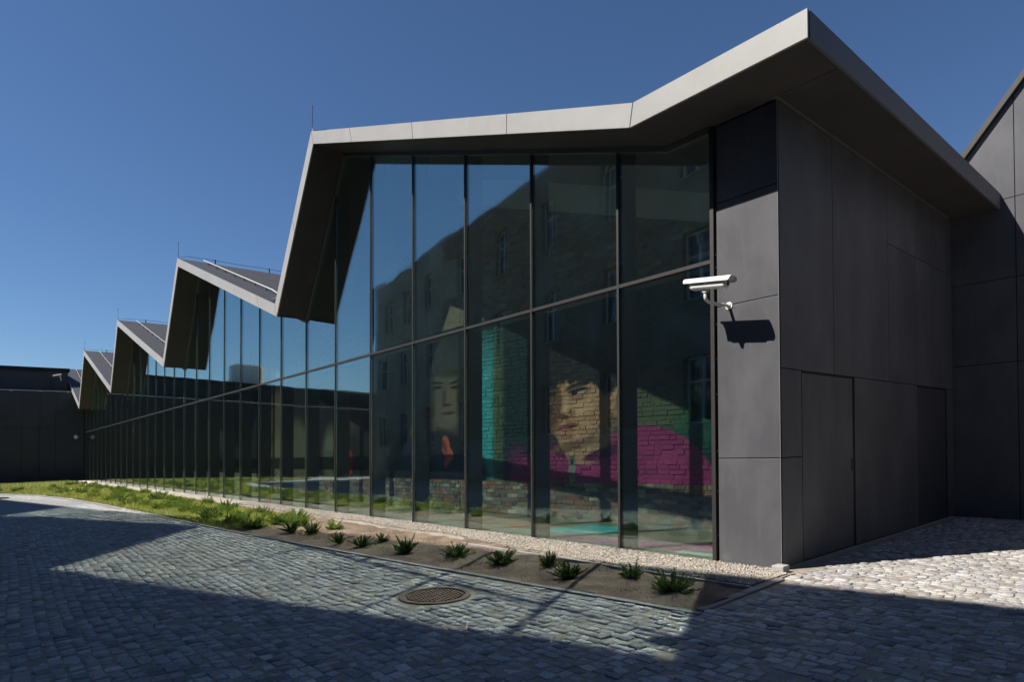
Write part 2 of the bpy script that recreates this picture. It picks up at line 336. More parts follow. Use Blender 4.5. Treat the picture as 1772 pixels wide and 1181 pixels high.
    paint(E(982, 738, 18, 4, rot=8, soft=.4), (.30, .10, .085)); paint(E(982, 741.5, 19, 1.6, rot=6, soft=.5), (.05, .015, .015)); paint(E(982, 746, 14, 4, soft=.5), (.46, .19, .15)); paint(E(982, 755, 14, 4, soft=1), (.24, .115, .07), .8)
    paint(E(992, 772, 40, 9, rot=10, soft=.7), (.20, .10, .06), .85)
    # the figure in dark clothes with pale hair and an orange lining
    paint(E(748, 705, 54, 100, soft=.6), (.040, .036, .024)); paint(E(772, 690, 32, 54, rot=6, soft=.22), (.13, .10, .075)); paint(E(784, 700, 16, 40, soft=1), (.17, .135, .10), .8)
    for (hx, hy, hw, ro) in ((722, 720, 7, 6), (736, 740, 6, -6), (748, 712, 5, 10), (706, 740, 6, 2), (730, 680, 6, 16)):
        paint(E(hx, hy, hw, 62, rot=ro, soft=1.1), (.105, .092, .058), .8)
    paint(E(770, 628, 44, 26, rot=-8, soft=.5), (.035, .030, .02)); paint(E(802, 690, 12, 84, soft=.8), (.014, .012, .011)); paint(E(746, 692, 7, 50, soft=1), (.03, .024, .017), .9)
    paint(E(757, 664, 11, 2.6, rot=-6, soft=.6), (.02, .015, .012)); paint(E(787, 662, 10, 2.6, rot=6, soft=.6), (.02, .015, .012))
    paint(E(757, 672, 8, 3, soft=.5), (.012, .01, .008)); paint(E(787, 671, 8, 3, soft=.5), (.012, .01, .008)); paint(E(768, 690, 4, 16, soft=1), (.06, .045, .032), .9); paint(E(774, 702, 8, 3, soft=.7), (.045, .03, .022))
    paint(E(776, 716, 12, 3, soft=.6), (.07, .025, .02)); paint(E(740, 830, 90, 84, soft=.15), (.006, .006, .010))
    paint(E(771, 772, 7, 17, rot=12, soft=.25), (.46, .10, .05)); paint(E(777, 787, 8, 11, rot=-35, soft=.3), (.46, .10, .05)); paint(E(773, 800, 4, 12, rot=-16, soft=.4), (.40, .08, .04)); paint(E(770, 776, 3, 13, rot=20, soft=.8), (.16, .03, .015), .9); paint(E(757, 768, 10, 16, rot=-30, soft=.6), (.006, .006, .010))
    # dim figures further along
    paint(E(608, 690, 30, 60, soft=.45), (.06, .05, .04)); paint(E(596, 676, 9, 3, soft=.6), (.01, .01, .01)); paint(E(592, 712, 9, 3, soft=.6), (.03, .012, .01))
    paint(E(624, 640, 40, 40, soft=.4), (.012, .010, .009)); paint(E(606, 802, 4, 22, soft=.3), (.28, .012, .02)); paint(E(572, 790, 14, 50, soft=.6), (.10, .11, .07)); paint(E(571, 768, 8, 12, soft=.5), (.16, .15, .11))
    paint(E(478, 720, 16, 40, soft=.5), (.13, .10, .07)); paint(E(480, 792, 12, 40, soft=.6), (.20, .17, .11)); paint(E(512, 790, 22, 60, soft=.5), (.12, .12, .085)); paint(E(470, 705, 8, 3, soft=.6), (.01, .01, .01))
    paint(E(372, 740, 14, 50, soft=.7), (.05, .05, .045)); paint(E(368, 800, 8, 26, soft=.6), (.12, .11, .07)); paint(E(330, 740, 12, 50, soft=.8), (.035, .035, .035))
    # faded print grain, then the bare brick where the print stops
    br = n.new('ShaderNodeAttribute'); br.attribute_name = 'tint'
    cr = n.new('ShaderNodeValToRGB'); e = cr.color_ramp.elements; e[0].position = 0; e[0].color = (.09, .075, .06, 1); e[1].position = 1; e[1].color = (.40, .37, .31, 1)
    for p_, c_ in ((.25, (.17, .135, .105, 1)), (.5, (.24, .215, .18, 1)), (.68, (.30, .12, .06, 1)), (.8, (.33, .30, .25, 1))):
        k = e.new(p_); k.color = c_
    L.new(br.outputs['Fac'], cr.inputs[0])
    nb = n.new('ShaderNodeMix'); nb.data_type = 'RGBA'; nb.blend_type = 'MULTIPLY'; nb.inputs[0].default_value = .8; L.new(cr.outputs[0], nb.inputs[6])
    rr = n.new('ShaderNodeMapRange'); rr.inputs[1].default_value = .3; rr.inputs[2].default_value = .7; rr.inputs[3].default_value = .55; rr.inputs[4].default_value = 1.2; L.new(nz.outputs[0], rr.inputs[0]); L.new(rr.outputs[0], nb.inputs[7])
    s3 = n.new('ShaderNodeSeparateXYZ'); L.new(P, s3.inputs[0])
    def step(lo, hi):
        r = n.new('ShaderNodeMapRange'); r.inputs[1].default_value = lo; r.inputs[2].default_value = hi; L.new(s3.outputs[1], r.inputs[0]); return r.outputs[0]
    mk = n.new('ShaderNodeMath'); mk.operation = 'MULTIPLY'; L.new(step(.675, .685), mk.inputs[0]); L.new(step(4.15, 4.13), mk.inputs[1])
    # the print lies thinly on the brick: a little of the brick's own tone comes through
    ov = n.new('ShaderNodeMix'); ov.data_type = 'RGBA'; ov.blend_type = 'MULTIPLY'; ov.inputs[0].default_value = .75; L.new(cur, ov.inputs[6])
    sc2 = n.new('ShaderNodeMapRange'); sc2.inputs[3].default_value = .75; sc2.inputs[4].default_value = 1.25; L.new(br.outputs['Fac'], sc2.inputs[0]); L.new(sc2.outputs[0], ov.inputs[7])
    fin = n.new('ShaderNodeMix'); fin.data_type = 'RGBA'; L.new(mk.outputs[0], fin.inputs[0]); L.new(nb.outputs[2], fin.inputs[6]); L.new(ov.outputs[2], fin.inputs[7])
    L.new(fin.outputs[2], b.inputs['Base Color'])
    bp = n.new('ShaderNodeBump'); bp.inputs['Strength'].default_value = .7; bp.inputs['Distance'].default_value = .01
    n3 = n.new('ShaderNodeTexNoise'); n3.inputs['Scale'].default_value = 30; n3.inputs['Detail'].default_value = 5; L.new(g.outputs['Position'], n3.inputs['Vector']); L.new(n3.outputs[0], bp.inputs['Height']); L.new(bp.outputs[0], b.inputs['Normal'])
    return m
M['mural'] = muralmat('mural_print_on_brick', 1)

# ------------------------------------------------------------------ ground
def cobblemat():
    m = mat('distant_cobbles', (.30, .30, .31), .85, noise=(1.2, (.37, .35, .32), .45, .8)); nt = m.node_tree; n = nt.nodes; L = nt.links; b = n['Principled BSDF']
    g = n.new('ShaderNodeNewGeometry'); v = n.new('ShaderNodeTexVoronoi'); v.feature = 'DISTANCE_TO_EDGE'; v.inputs['Scale'].default_value = 8.5; L.new(g.outputs['Position'], v.inputs['Vector'])
    r = n.new('ShaderNodeMapRange'); r.inputs[2].default_value = .08; L.new(v.outputs['Distance'], r.inputs[0])
    old = b.inputs['Base Color'].links[0].from_socket
    mx = n.new('ShaderNodeMix'); mx.data_type = 'RGBA'; L.new(r.outputs[0], mx.inputs[0]); mx.inputs[6].default_value = (.17, .15, .12, 1); L.new(old, mx.inputs[7]); L.new(mx.outputs[2], b.inputs['Base Color'])
    bp = n.new('ShaderNodeBump'); bp.inputs['Distance'].default_value = .015; L.new(r.outputs[0], bp.inputs['Height']); L.new(bp.outputs[0], b.inputs['Normal']); return m
M['far_cobble'] = cobblemat()
G = 420
tag(MB().add([(-G, -G, -.035), (G, -G, -.035), (G, G, -.035), (-G, G, -.035)], [(0, 1, 2, 3)]).build('ground', M['far_cobble']), kind='structure')

KERB = [(.30, -2.03), (-1.59, -2.24), (-4.0, -2.46), (-6.48, -2.66), (-9.34, -2.84), (-12.7, -2.98), (-15.7, -3.10), (-20.6, -3.33), (-25.2, -3.66), (-29.4, -4.25), (-33.5, -5.3), (-37.5, -7.2), (-41, -10), (-44, -14)]
KX = np.array([k[0] for k in KERB][::-1]); KY = np.array([k[1] for k in KERB][::-1])
def kerb_y(x): return np.interp(x, KX, KY)
def in_bed(x, y): return (x < .30-.064*(y+2.03)) & (y > kerb_y(x)) 

paving = tag(MB().add([(-17, -9.3, -.0048), (12, -9.3, -.0048), (12, 6.05, -.0048), (0, 6.05, -.0048), (0, -.2, -.0048), (.2, -.46, -.0048), (.30, -2.03, -.0048)]+[(x, y, -.0048) for x, y in KERB[1:8] if x > -17]+[(-17, -3.16, -.0048)],
    [tuple(range(7+len([1 for x, y in KERB[1:8] if x > -17])+1))]).build('courtyard_paving', M['sand']), kind='structure')
# cobbles: rows along the facade, uneven widths, uneven corners, every stone with its own height and tilt
def cobbles():
    quads = []
    y = -9.2; row = 0
    MC = (-1.78, -3.135)
    while y < 6.0:
        h = rng.uniform(.080, .100); x = -16.8+rng.uniform(0, .1)
        while x < 6.5:
            w = rng.uniform(.075, .130)
            # rows swing in shallow arcs
            cx, cy_ = x+w/2, y+h/2
            off = .05*math.sin(cx*.35)+.02*math.sin(cx*.9+1)-.03*cx
            yy = cy_+off
            ok = not bool(in_bed(np.float64(cx-.06), np.float64(yy+.07))) and not bool(in_bed(np.float64(cx), np.float64(yy)))
            if cx < .10 and yy > -.42: ok = False
            if cx < .36 and yy > kerb_y(min(cx, .3))-.03 and yy < -.40: ok = False
            if yy > 6.02 or (cx-MC[0])**2+(yy-MC[1])**2 < .40**2: ok = False
            if ok: quads.append((cx, yy, w, h))
            x += w
        y += h; row += 1
    return np.array(quads)
Q = cobbles(); N = len(Q)
def cobble_geo(Q):
    n = len(Q); g = .0045
    cx, cy_, w, h = Q.T
    corner = np.array([(-.5, -.5), (.5, -.5), (.5, .5), (-.5, .5)])
    # neighbours share the swing of the row so the joints stay narrow
    base = np.zeros((n, 4, 2))
    for k in range(4):
        jx = rng.normal(0, .0065, n); jy = rng.normal(0, .0065, n)
        bx = cx+corner[k, 0]*(w-2*g)+jx
        sl = .0175*np.cos(cx*.35)+.018*np.cos(cx*.9+1)-.03
        by = cy_+corner[k, 1]*(h-2*g)+jy+corner[k, 0]*w*sl
        base[:, k, 0] = bx; base[:, k, 1] = by
    zt = rng.normal(0, .0035, n); tx = rng.normal(0, .03, n); ty = rng.normal(0, .03, n)
    V = np.zeros((n, 13, 3)); ctr = base.mean(1)
    for k in range(4):
        V[:, k, :2] = base[:, k]; V[:, k, 2] = -.03
        V[:, 4+k, :2] = ctr+(base[:, k]-ctr)*.985; V[:, 4+k, 2] = zt-.006
        ins = rng.uniform(.84, .95, n)[:, None]
        V[:, 8+k, :2] = ctr+(base[:, k]-ctr)*ins
        V[:, 8+k, 2] = zt+tx*(V[:, 8+k, 0]-cx)+ty*(V[:, 8+k, 1]-cy_)+rng.normal(0, .0018, n)
    V[:, 12, :2] = ctr+rng.normal(0, .008, (n, 2)); V[:, 12, 2] = zt+rng.uniform(-.001, .003, n)
    V[:, :, 2] += SX*V[:, :, 0]+SY*V[:, :, 1]
    F = []
    for a, b in ((0, 4), (4, 8)):
        for k in range(4):
            k2 = (k+1) % 4; F += [(a+k, a+k2, b+k2), (a+k, b+k2, b+k)]
    F += [(8+k, 8+(k+1) % 4, 12) for k in range(4)]
    return V, np.array(F)
V, F = cobble_geo(Q)
tints = np.clip(rng.normal(1.0, .2, N), .55, 1.5)
# the 300 that show largest become single stones, the rest one mass
ctr = V[:, 12]; d = ctr-np.array(CAM); zc = d@np.array(CF); px = PW/2+FPX*(d@np.array(CR))/zc; py = PH/2+SHY-FPX*(d@np.array(CU))/zc
size = Q[:, 2]*Q[:, 3]*(CAM.z-ctr[:, 2])/np.maximum(zc, .2)**3
vis = (zc > .3) & (px > 0) & (px < PW) & (py > 0) & (py < PH)
order = np.argsort(-np.where(vis, size, 0))[:300]
for i in order:
    c = V[i, 12].copy(); me = bpy.data.meshes.new('cobble'); me.from_pydata([tuple(a) for a in V[i]-c], [], [tuple(int(j) for j in f) for f in F])
    at = me.attributes.new('tint', 'FLOAT', 'POINT'); at.data.foreach_set('value', np.full(13, tints[i], dtype=np.float32)); me.materials.append(M['granite'])
    o = bpy.data.objects.new('cobble', me); C.objects.link(o); o.parent = paving; o.matrix_parent_inverse = paving.matrix_world.inverted(); o.location = c
rest = np.setdiff1d(np.arange(N), order)
VV = V[rest].reshape(-1, 3); FF = (F[None]+13*np.arange(len(rest))[:, None, None]).reshape(-1, 3)
tag(np_mesh('cobbles', VV, FF, M['granite'], paving, np.repeat(tints[rest], 13)), kind='stuff')

# ------------------------------------------------------------------ planting bed: soil, gravel strip, kerbs
def sheet(name, xs, y0f, y1f, ny, zf, m, kind='structure'):
    v = []; f = []
    for i, x in enumerate(xs):
        for j in range(ny+1):
            t = j/ny; y = y0f(x)*(1-t)+y1f(x)*t; v.append((x, y, zf(x, y)))
    for i in range(len(xs)-1):
        for j in range(ny):
            a = i*(ny+1)+j; f.append((a, a+ny+1, a+ny+2, a+1))
    o = mesh_obj(name, Ta(v), [q[::-1] for q in f], m, smooth=True); return tag(o, kind=kind)
from mathutils import noise as mn
def bumpz(x, y, s=3, a=.03): return a*mn.noise(Vector((x*s, y*s, 3.7)))+a*.5*mn.noise(Vector((x*s*3, y*s*3, 1.7)))
def gravel_front(x): return -.98+.018*min(x, 0)*0+.05*math.sin(x*1.7)*(x < -2) if x > -14 else -.82
bx = list(np.arange(-52, -16, .6))+list(np.arange(-16, .25, .09))+[.27]
sheet('planting_bed', bx, lambda x: float(kerb_y(x))+.03, lambda x: -.72, 22, lambda x, y: -.012+bumpz(x, y)+.03*math.exp(-((y+1.6)/.5)**2), M['soil'])
gx = list(np.arange(-50, -16, 1.0))+list(np.arange(-16, .2, .2))+[.2]
sheet('gravel_strip', gx, lambda x: -.97 if x > -2 else -.97+.32*min(1, (-2-x)/3), lambda x: .03, 6, lambda x, y: -.004+.012*mn.noise(Vector((x*4, y*4, 0)))+(.012 if -.93+.30*min(1, max(0, (-2-x)/3)) < y < -.05 else -.03), M['gravel_bed'])
# loose stones, far too many to count
def pebbles():
    oct_v = np.array([(1, 0, 0), (0, 1, 0), (-1, 0, 0), (0, -1, 0), (0, 0, 1), (0, 0, -1)], float); oct_f = np.array([(0, 1, 4), (1, 2, 4), (2, 3, 4), (3, 0, 4), (1, 0, 5), (2, 1, 5), (3, 2, 5), (0, 3, 5)])
    n = 26000; u = rng.uniform(0, 1, n)**1.5; x = .16-u*16; y = rng.uniform(0, 1, n); fr0 = -.93+.30*np.clip((-2-x)/3, 0, 1)+.05*np.sin(x*2.1)*(x < -2)+rng.normal(0, .03, n)*(x < -2); y = -.06+(fr0+.06)*y
    keep = (x < 0) | (y < -.2); x, y = x[keep], y[keep]; n = len(x)
    m = 2600; x = np.concatenate([x, rng.uniform(-12, .2, m)]); y = np.concatenate([y, rng.uniform(-2.0, -1.0, m)]); n += m
    s = rng.uniform(.006, .016, n); s[-m:] *= rng.uniform(.25, .8, m)
    R = rng.uniform(.6, 1.3, (n, 6, 1)); v = oct_v[None]*R*s[:, None, None]; v[:, :, 2] *= .75
    a = rng.uniform(0, 6.28, n); ca, sa = np.cos(a)[:, None], np.sin(a)[:, None]
    vx = v[:, :, 0]*ca-v[:, :, 1]*sa; vy = v[:, :, 0]*sa+v[:, :, 1]*ca
    tl = rng.normal(0, .5, n)[:, None]; vz = v[:, :, 2]+vx*tl
    z = .012+rng.uniform(0, .008, n); z[-m:] = .01
    W = np.stack([vx+x[:, None], vy+y[:, None], vz+z[:, None]+SX*x[:, None]+SY*y[:, None]], -1).reshape(-1, 3)
    Fc = (oct_f[None]+6*np.arange(n)[:, None, None]).reshape(-1, 3)
    return np_mesh('gravel', W, Fc, M['gravel'], None, np.repeat(np.clip(rng.normal(.9, .25, n), .4, 1.5), 6))
tag(pebbles(), 'pale loose gravel along the foot of the glass', 'gravel', kind='stuff')
kerb = thing('kerb', (.3, -2.03, 0), 'grey concrete edging kerb around the planting bed', 'kerb')
def kerb_run(pts, step, w, z):
    P = [Vector((a, b, 0)) for a, b in pts]; seg = []
    for a, b in zip(P[:-1], P[1:]):
        k = max(1, round((b-a).length/step)); seg += [(a+(b-a)*i/k, a+(b-a)*(i+1)/k) for i in range(k)]
    for a, b in seg:
        d = (b-a).normalized(); nrm = Vector((-d.y, d.x, 0))*w/2; a2 = a+d*.003; b2 = b-d*.003; q = [a2+nrm, a2-nrm, b2-nrm, b2+nrm]
        dz = random.uniform(-.003, .003)
        MB().hexa([(p.x, p.y, -.12) for p in q], [(p.x, p.y, z+dz) for p in q]).build('kerb_stone', M['kerb'], kerb, bevel=.006)
kerb_run([(.36, -2.06)]+KERB[1:9], 1.0, .075, .014)
kerb_run(KERB[8:12], 2.0, .075, .014)
kerb_run([(.29, -1.98), (.215, -.46)], .8, .085, .016)
kerb_run([(.20, -.985), (-2.3, -1.03), (-4.2, -1.04)], 1.0, .045, .022)
stone = MB().box(-.03, .10, -.17, -.03, -.05, .07).build('corner_stone', M['granite'], bevel=.012, tint=True)
tag(stone, 'rough little granite block under the building corner', 'stone')

# ------------------------------------------------------------------ museum building
mus = thing('museum_building', (-.4, 0, 0), 'sawtooth roofed museum hall with tall glass facade and dark panel walls', 'building')
LOW = [(.67, 4.98), (-1.35, 4.98), (-10.07, 8.18), (-12.21, 4.75), (-21.81, 8.28), (-23.92, 4.88), (-33.9, 8.15), (-35.75, 4.9), (-46.0, 8.25), (-48.2, 4.9), (-57.6, 8.4), (-59.0, 6.0)]
LX = np.array([p[0] for p in LOW][::-1]); LZ = np.array([p[1] for p in LOW][::-1])
def low(x): return float(np.interp(x, LX, LZ))
XEND, ZB, ZT, FY = -52.0, -.075, 3.431, -.76
XM = [-2.1515-1.67732*k for k in range(30)]
XJ = -.735
# outer outline of the roof edge: the lower outline moved square to itself by its thickness
def offset(poly, t):
    out = []
    for i, p in enumerate(poly):
        ds = []
        if i > 0: ds.append((Vector(p)-Vector(poly[i-1])).normalized())
        if i < len(poly)-1: ds.append((Vector(poly[i+1])-Vector(p)).normalized())
        ns = [Vector((d.y, -d.x)) for d in ds]; ns = [n if n.y > 0 else -n for n in ns]
        if len(ns) == 2:
            b = (ns[0]+ns[1]); b = b/b.length; k = min(t/max(b.dot(ns[0]), .35), t*2.2); o = Vector(p)+b*k
        else: o = Vector(p)+ns[0]*t
        out.append((o.x, o.y))
    return out
HIGH = offset(LOW, .265)
def lerp2(a, b, t): return (a[0]+(b[0]-a[0])*t, a[1]+(b[1]-a[1])*t)
JOINTS = {0: [], 1: [.249, .531, .791], 2: [.49], 3: [.135, .33, .63], 4: [.5], 5: [.2, .46, .72], 6: [.5], 7: [.25, .5, .75], 8: [.5], 9: [.3, .6], 10: []}
for i in range(len(LOW)-1):
    ts = [0]+JOINTS[i]+[1]
    for a, b in zip(ts[:-1], ts[1:]):
        ln = math.dist(LOW[i], LOW[i+1]); g = .007/ln
        p = [lerp2(LOW[i], LOW[i+1], a+g), lerp2(LOW[i], LOW[i+1], b-g), lerp2(HIGH[i], HIGH[i+1], b-g), lerp2(HIGH[i], HIGH[i+1], a+g)]
        MB().prism_y(p, FY, FY+.03).build('fascia_panel', M['fascia'], mus)
    # soffit sheet and roof deck of this slope
    yb = 6.0 if i == 0 else 17.0
    e = .012
    A, B, HB, HA = LOW[i], LOW[i+1], HIGH[i+1], HIGH[i]
    MB().prism_y([A, B, lerp2(B, HB, .35), lerp2(A, HA, .35)], FY+.031, -.045).build('soffit_panel', M['soffit'], mus)
    if i == 0:
        MB().box(.03, .64, -.035, 5.98, 4.98, 5.06).build('soffit_panel', M['soffit'], mus)
        MB().box(.03, .64, -.0445, -.0355, 4.983, 5.05).build('soffit_seam', M['back'], mus)
        MB().box(-1.35, .025, -.04, 5.98, 4.985, 5.06).build('ceiling_panel', M['ceiling'], mus)
    else:
        MB().prism_y([A, B, lerp2(B, HB, .35), lerp2(A, HA, .35)], -.04, yb).build('ceiling_panel', M['ceiling'], mus)
    MB().prism_y([lerp2(A, HA, .36), lerp2(B, HB, .36), lerp2(B, HB, .985), lerp2(A, HA, .985)], FY+.032, yb).build('roof_deck', M['roof'], mus)
    if i % 2 == 1:   # membrane laps on the long slopes
        for k in range(1, 9):
            y = FY+.9+k*1.35
            p = [lerp2(A, B, .0+.06), lerp2(A, B, .97)]; h = [lerp2(HA, HB, .06), lerp2(HA, HB, .97)]
            MB().prism_y([h[0], h[1], (h[1][0], h[1][1]+.012), (h[0][0], h[0][1]+.012)], y, y+.05).build('roof_seam', M['roof'], mus)
# right edge fascia
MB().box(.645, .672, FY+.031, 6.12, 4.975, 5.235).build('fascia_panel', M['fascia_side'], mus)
# lightning protection: rods on the peaks, a wire along each ridge, a conductor down each slope
for i in (2, 4, 6, 8):
    hx, hz = HIGH[i]
    MB().tube([(hx+.02, FY+.05, hz), (hx-.03, FY+.05, hz+.05), (hx-.05, FY+.05, hz+.1), (hx-.04, FY+.05, hz+.62)], .009, 6).build('lightning_rod', M['wire'], mus)
    MB().tube([(hx-.02, FY+.05, hz+.03), (hx+.10, FY+.3, hz+.09)]+[(hx+.12, y, hz+.10-.012*(k % 2)) for k, y in enumerate(np.arange(.5, 17, 1.0))], .008, 5).build('ridge_wire', M['wire'], mus)
    for y in np.arange(.5, 17, 2.0): MB().tube([(hx+.12, y, hz-.04), (hx+.12, y, hz+.13)], .022, 6).build('wire_post', M['wire'], mus)
for i in (3, 5, 7, 9):
    A, B = HIGH[i], HIGH[i+1]; y = .05
    pts = [lerp2(A, B, t) for t in (.97, .86, .7, .55, .4, .25, .18, .05)]
    MB().tube([(x, y if k < 7 else FY+.1, z+.10-(.06 if k >= 6 else 0)) for k, (x, z) in enumerate(pts)], .016, 6).build('conductor', M['galv'], mus)
    for t in (.9, .8, .7, .6, .5, .4, .3):
        x, z = lerp2(A, B, t); MB().tube([(x, y, z-.01), (x, y, z+.10)], [.03, .014], 6).build('conductor_clip', M['wire'], mus)

# glazing: panes, mullions with deep inner fins, transom, sill
edges = [XJ-.03]+XM+[XEND]
def jit(): return random.uniform(-.0036, .0036)
for k, (xa, xb) in enumerate(zip(edges[:-1], edges[1:])):
    a, b = xa-.012, xb+.012
    def pane(poly):
        j = {0: jit(), 1: jit(), 2: jit(), 3: jit()}
        xm_ = [p[0] for p in poly]; zm = [p[1] for p in poly]; x0, x1, z0, z1 = min(xm_), max(xm_), min(zm), max(zm)
        def dy(x, z):
            u, w = (x-x0)/(x1-x0), (z-z0)/(z1-z0); return (j[0]*(1-u)+j[1]*u)*(1-w)+(j[2]*(1-u)+j[3]*u)*w
        m = MB().prism_y(poly, 0, .018); m.v = [(x, y+dy(x, z), z) for x, y, z in m.v]
        o = m.build('glass_pane', M['glass'], mus); o.data.materials.append(M['glass_inner']); o.data.polygons[1].material_index = 1
    pane([(a, ZB+.05), (a, ZT-.02), (b, ZT-.02), (b, ZB+.05)])
    tops = [(a, low(a)-.05)]+[(p[0], low(p[0])-.05) for p in LOW if b < p[0] < a]+[(b, low(b)-.05)]
    pane([(b, ZT+.02), (a, ZT+.02)]+tops)
for x in XM:
    zt_ = low(x)-.02
    MB().box(x-.017, x+.017, -.022, -.003, ZB, zt_).build('mullion', M['frame'], mus)
    MB().box(x-.032, x+.032, .022, .33, ZB, zt_+.01).build('mullion_fin', M['fin'], mus)
MB().box(XJ-.055, XJ-.008, -.03, .30, ZB, low(XJ)-.01).build('jamb', M['frame'], mus)
for k, (xa, xb) in enumerate(zip(edges[:-1], edges[1:])):
    MB().box(xb+.0175, xa-.0175, -.020, -.0035, ZT-.022, ZT+.022).build('transom', M['frame'], mus)
    MB().box(xb+.034, xa-.034, .022, .24, ZT-.03, ZT+.03).build('transom_fin', M['fin'], mus)
MB().box(XEND, XJ-.008, -.05, .32, ZB-.07, ZB+.0).build('sill', M['frame'], mus)
MB().box(XEND, XJ-.008, -.024, .02, ZB+.001, ZB+.055).build('bottom_rail', M['frame'], mus)
MB().box(XEND, XJ+.0, -.085, -.052, ZB-.06, ZB-.03).build('flashing', M['fascia'], mus)
for i in range(len(LOW)-1):            # glazing head under the soffit
    if i == 0: A, B = (XJ-.06, low(XJ)), LOW[1]
    else: A, B = LOW[i], LOW[i+1]
    if A[0] < XEND: continue
    MB().prism_y([(A[0], A[1]-.075), (B[0], B[1]-.075), (B[0], B[1]-.004), (A[0], A[1]-.004)], -.044, .06).build('glazing_head', M['fin'], mus)

# corner column and right-hand wall: panels with open joints over a black backing
MB().box(XJ+.012, -.022, .022, .30, -.04, 4.975).build('panel_backing', M['back'], mus)
MB().box(-.30, -.022, .301, 6.09, .0, 4.975).build('panel_backing', M['back'], mus)
g = .005
colz = [.0, 1.17, 2.89, 4.08, 4.965]
for z0, z1 in zip(colz[:-1], colz[1:]):
    MB().box(XJ+.014, -.004, 0, .02, z0+g, z1-g).build('wall_panel', M['panel'], mus, bevel=.0025)
MB().box(-.0035, -.0005, .0, .004, .0, 4.96).build('corner_trim', M['fascia'], mus)
def rp(y0, y1, z0, z1, dx=0, name='wall_panel', par=None): return MB().box(-.020-dx, -dx, y0+g, y1-g, z0+g, z1-g).build(name, M['panel'], par or mus, bevel=.0025)
for y0, y1 in ((.024, 1.36), (1.36, 3.16)): rp(y0, y1, 2.12, 4.965)
for y0, y1 in ((3.16, 4.30), (4.30, 5.05), (5.05, 6.08)): rp(y0, y1, 2.12, 4.04); rp(y0, y1, 4.04, 4.965)
rp(.024, .50, .0, 1.17); rp(.024, .50, 1.17, 2.12)
dr = rp(.53, 1.92, .02, 2.10, .012, 'door'); MB().box(-.012, -.004, 1.86, 1.872, .95, 1.10).build('door_handle', M['dark'], mus).parent = dr
rp(1.95, 4.28, .02, 2.12)
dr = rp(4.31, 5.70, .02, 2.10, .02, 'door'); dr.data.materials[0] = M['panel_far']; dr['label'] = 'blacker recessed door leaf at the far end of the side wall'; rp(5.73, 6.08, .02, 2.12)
# fine screw heads on the jamb
for z in (.3, .8, 1.25, 1.9, 2.3, 2.7, 3.2, 3.35, 3.5, 4.0, 4.2):
    MB().tube([(XJ+.002, -.006, z), (XJ+.002, -.001, z)], .005, 8).build('screw', M['galv'], mus)
MB().box(XJ+.02, -.02, -.03, .1, -.10, -.045).build('plinth', M['concrete'], mus)
MB().box(XJ, .0, -.055, -.031, -.10, -.02).build('plinth', M['concrete'], mus)
MB().box(-.10, .012, .12, 6.0, -.08, .010).build('plinth', M['concrete'], mus)

# interior: floor, brick wall with printed mural, white band, end wall
MB().box(XEND, -.3, .325, 3.4, ZB-.10, -.022).build('interior_floor', M['floor'], mus)
def fl(pts, m, name='floor_strip'):  # thin sheets of flat colour laid on the interior floor
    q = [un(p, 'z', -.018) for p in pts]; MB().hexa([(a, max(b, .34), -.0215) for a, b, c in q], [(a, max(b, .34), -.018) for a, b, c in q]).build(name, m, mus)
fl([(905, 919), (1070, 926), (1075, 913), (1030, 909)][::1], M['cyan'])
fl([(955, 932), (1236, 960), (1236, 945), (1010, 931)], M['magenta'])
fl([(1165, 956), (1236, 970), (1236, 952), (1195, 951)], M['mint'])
fl([(880, 912), (915, 913), (905, 908), (882, 908)], M['orange'])
MB().box(-.34, -.31, .325, 3.4, ZB, 4.97).build('end_wall', M['ceiling'], mus)
MB().box(XEND-.05, XEND-.01, .0, 3.4, ZB, 8).build('end_wall', M['ceiling'], mus)
bw = MB()
bw.hexa([(-.35, 2.72, ZB), (-8.30, 1.925, ZB), (-8.30, 2.4, ZB), (-.35, 3.1, ZB)][::-1], [(-.35, 2.72, 4.2), (-8.30, 1.925, 6.9), (-8.30, 2.4, 6.9), (-.35, 3.1, 4.2)][::-1], .55)
xs = [-8.305]+[p[0] for p in LOW if XEND < p[0] < -8.4]+[XEND]
for a, b in zip(xs[:-1], xs[1:]):
    za, zb_ = low(a)-.5, low(b)-.5
    bw.hexa([(a, 1.92, ZB), (b, 1.92, ZB), (b, 2.4, ZB), (a, 2.4, ZB)][::-1], [(a, 1.92, za), (b, 1.92, zb_), (b, 2.4, zb_), (a, 2.4, za)][::-1], .45)
bwall = bw.build('brick_wall', M['mural'], mus, tint=True); bwall['label'] = 'old brick wall behind the glass carrying a printed portrait mural'
MB().hexa([(-.35, 2.70, 4.205), (-8.30, 1.90, 6.905), (-8.30, 2.4, 6.905), (-.35, 3.1, 4.205)][::-1], [(-.35, 2.70, 4.97), (-8.30, 1.90, 7.45), (-8.30, 2.4, 7.45), (-.35, 3.1, 4.97)][::-1]).build('white_band', M['plaster_in'], mus)
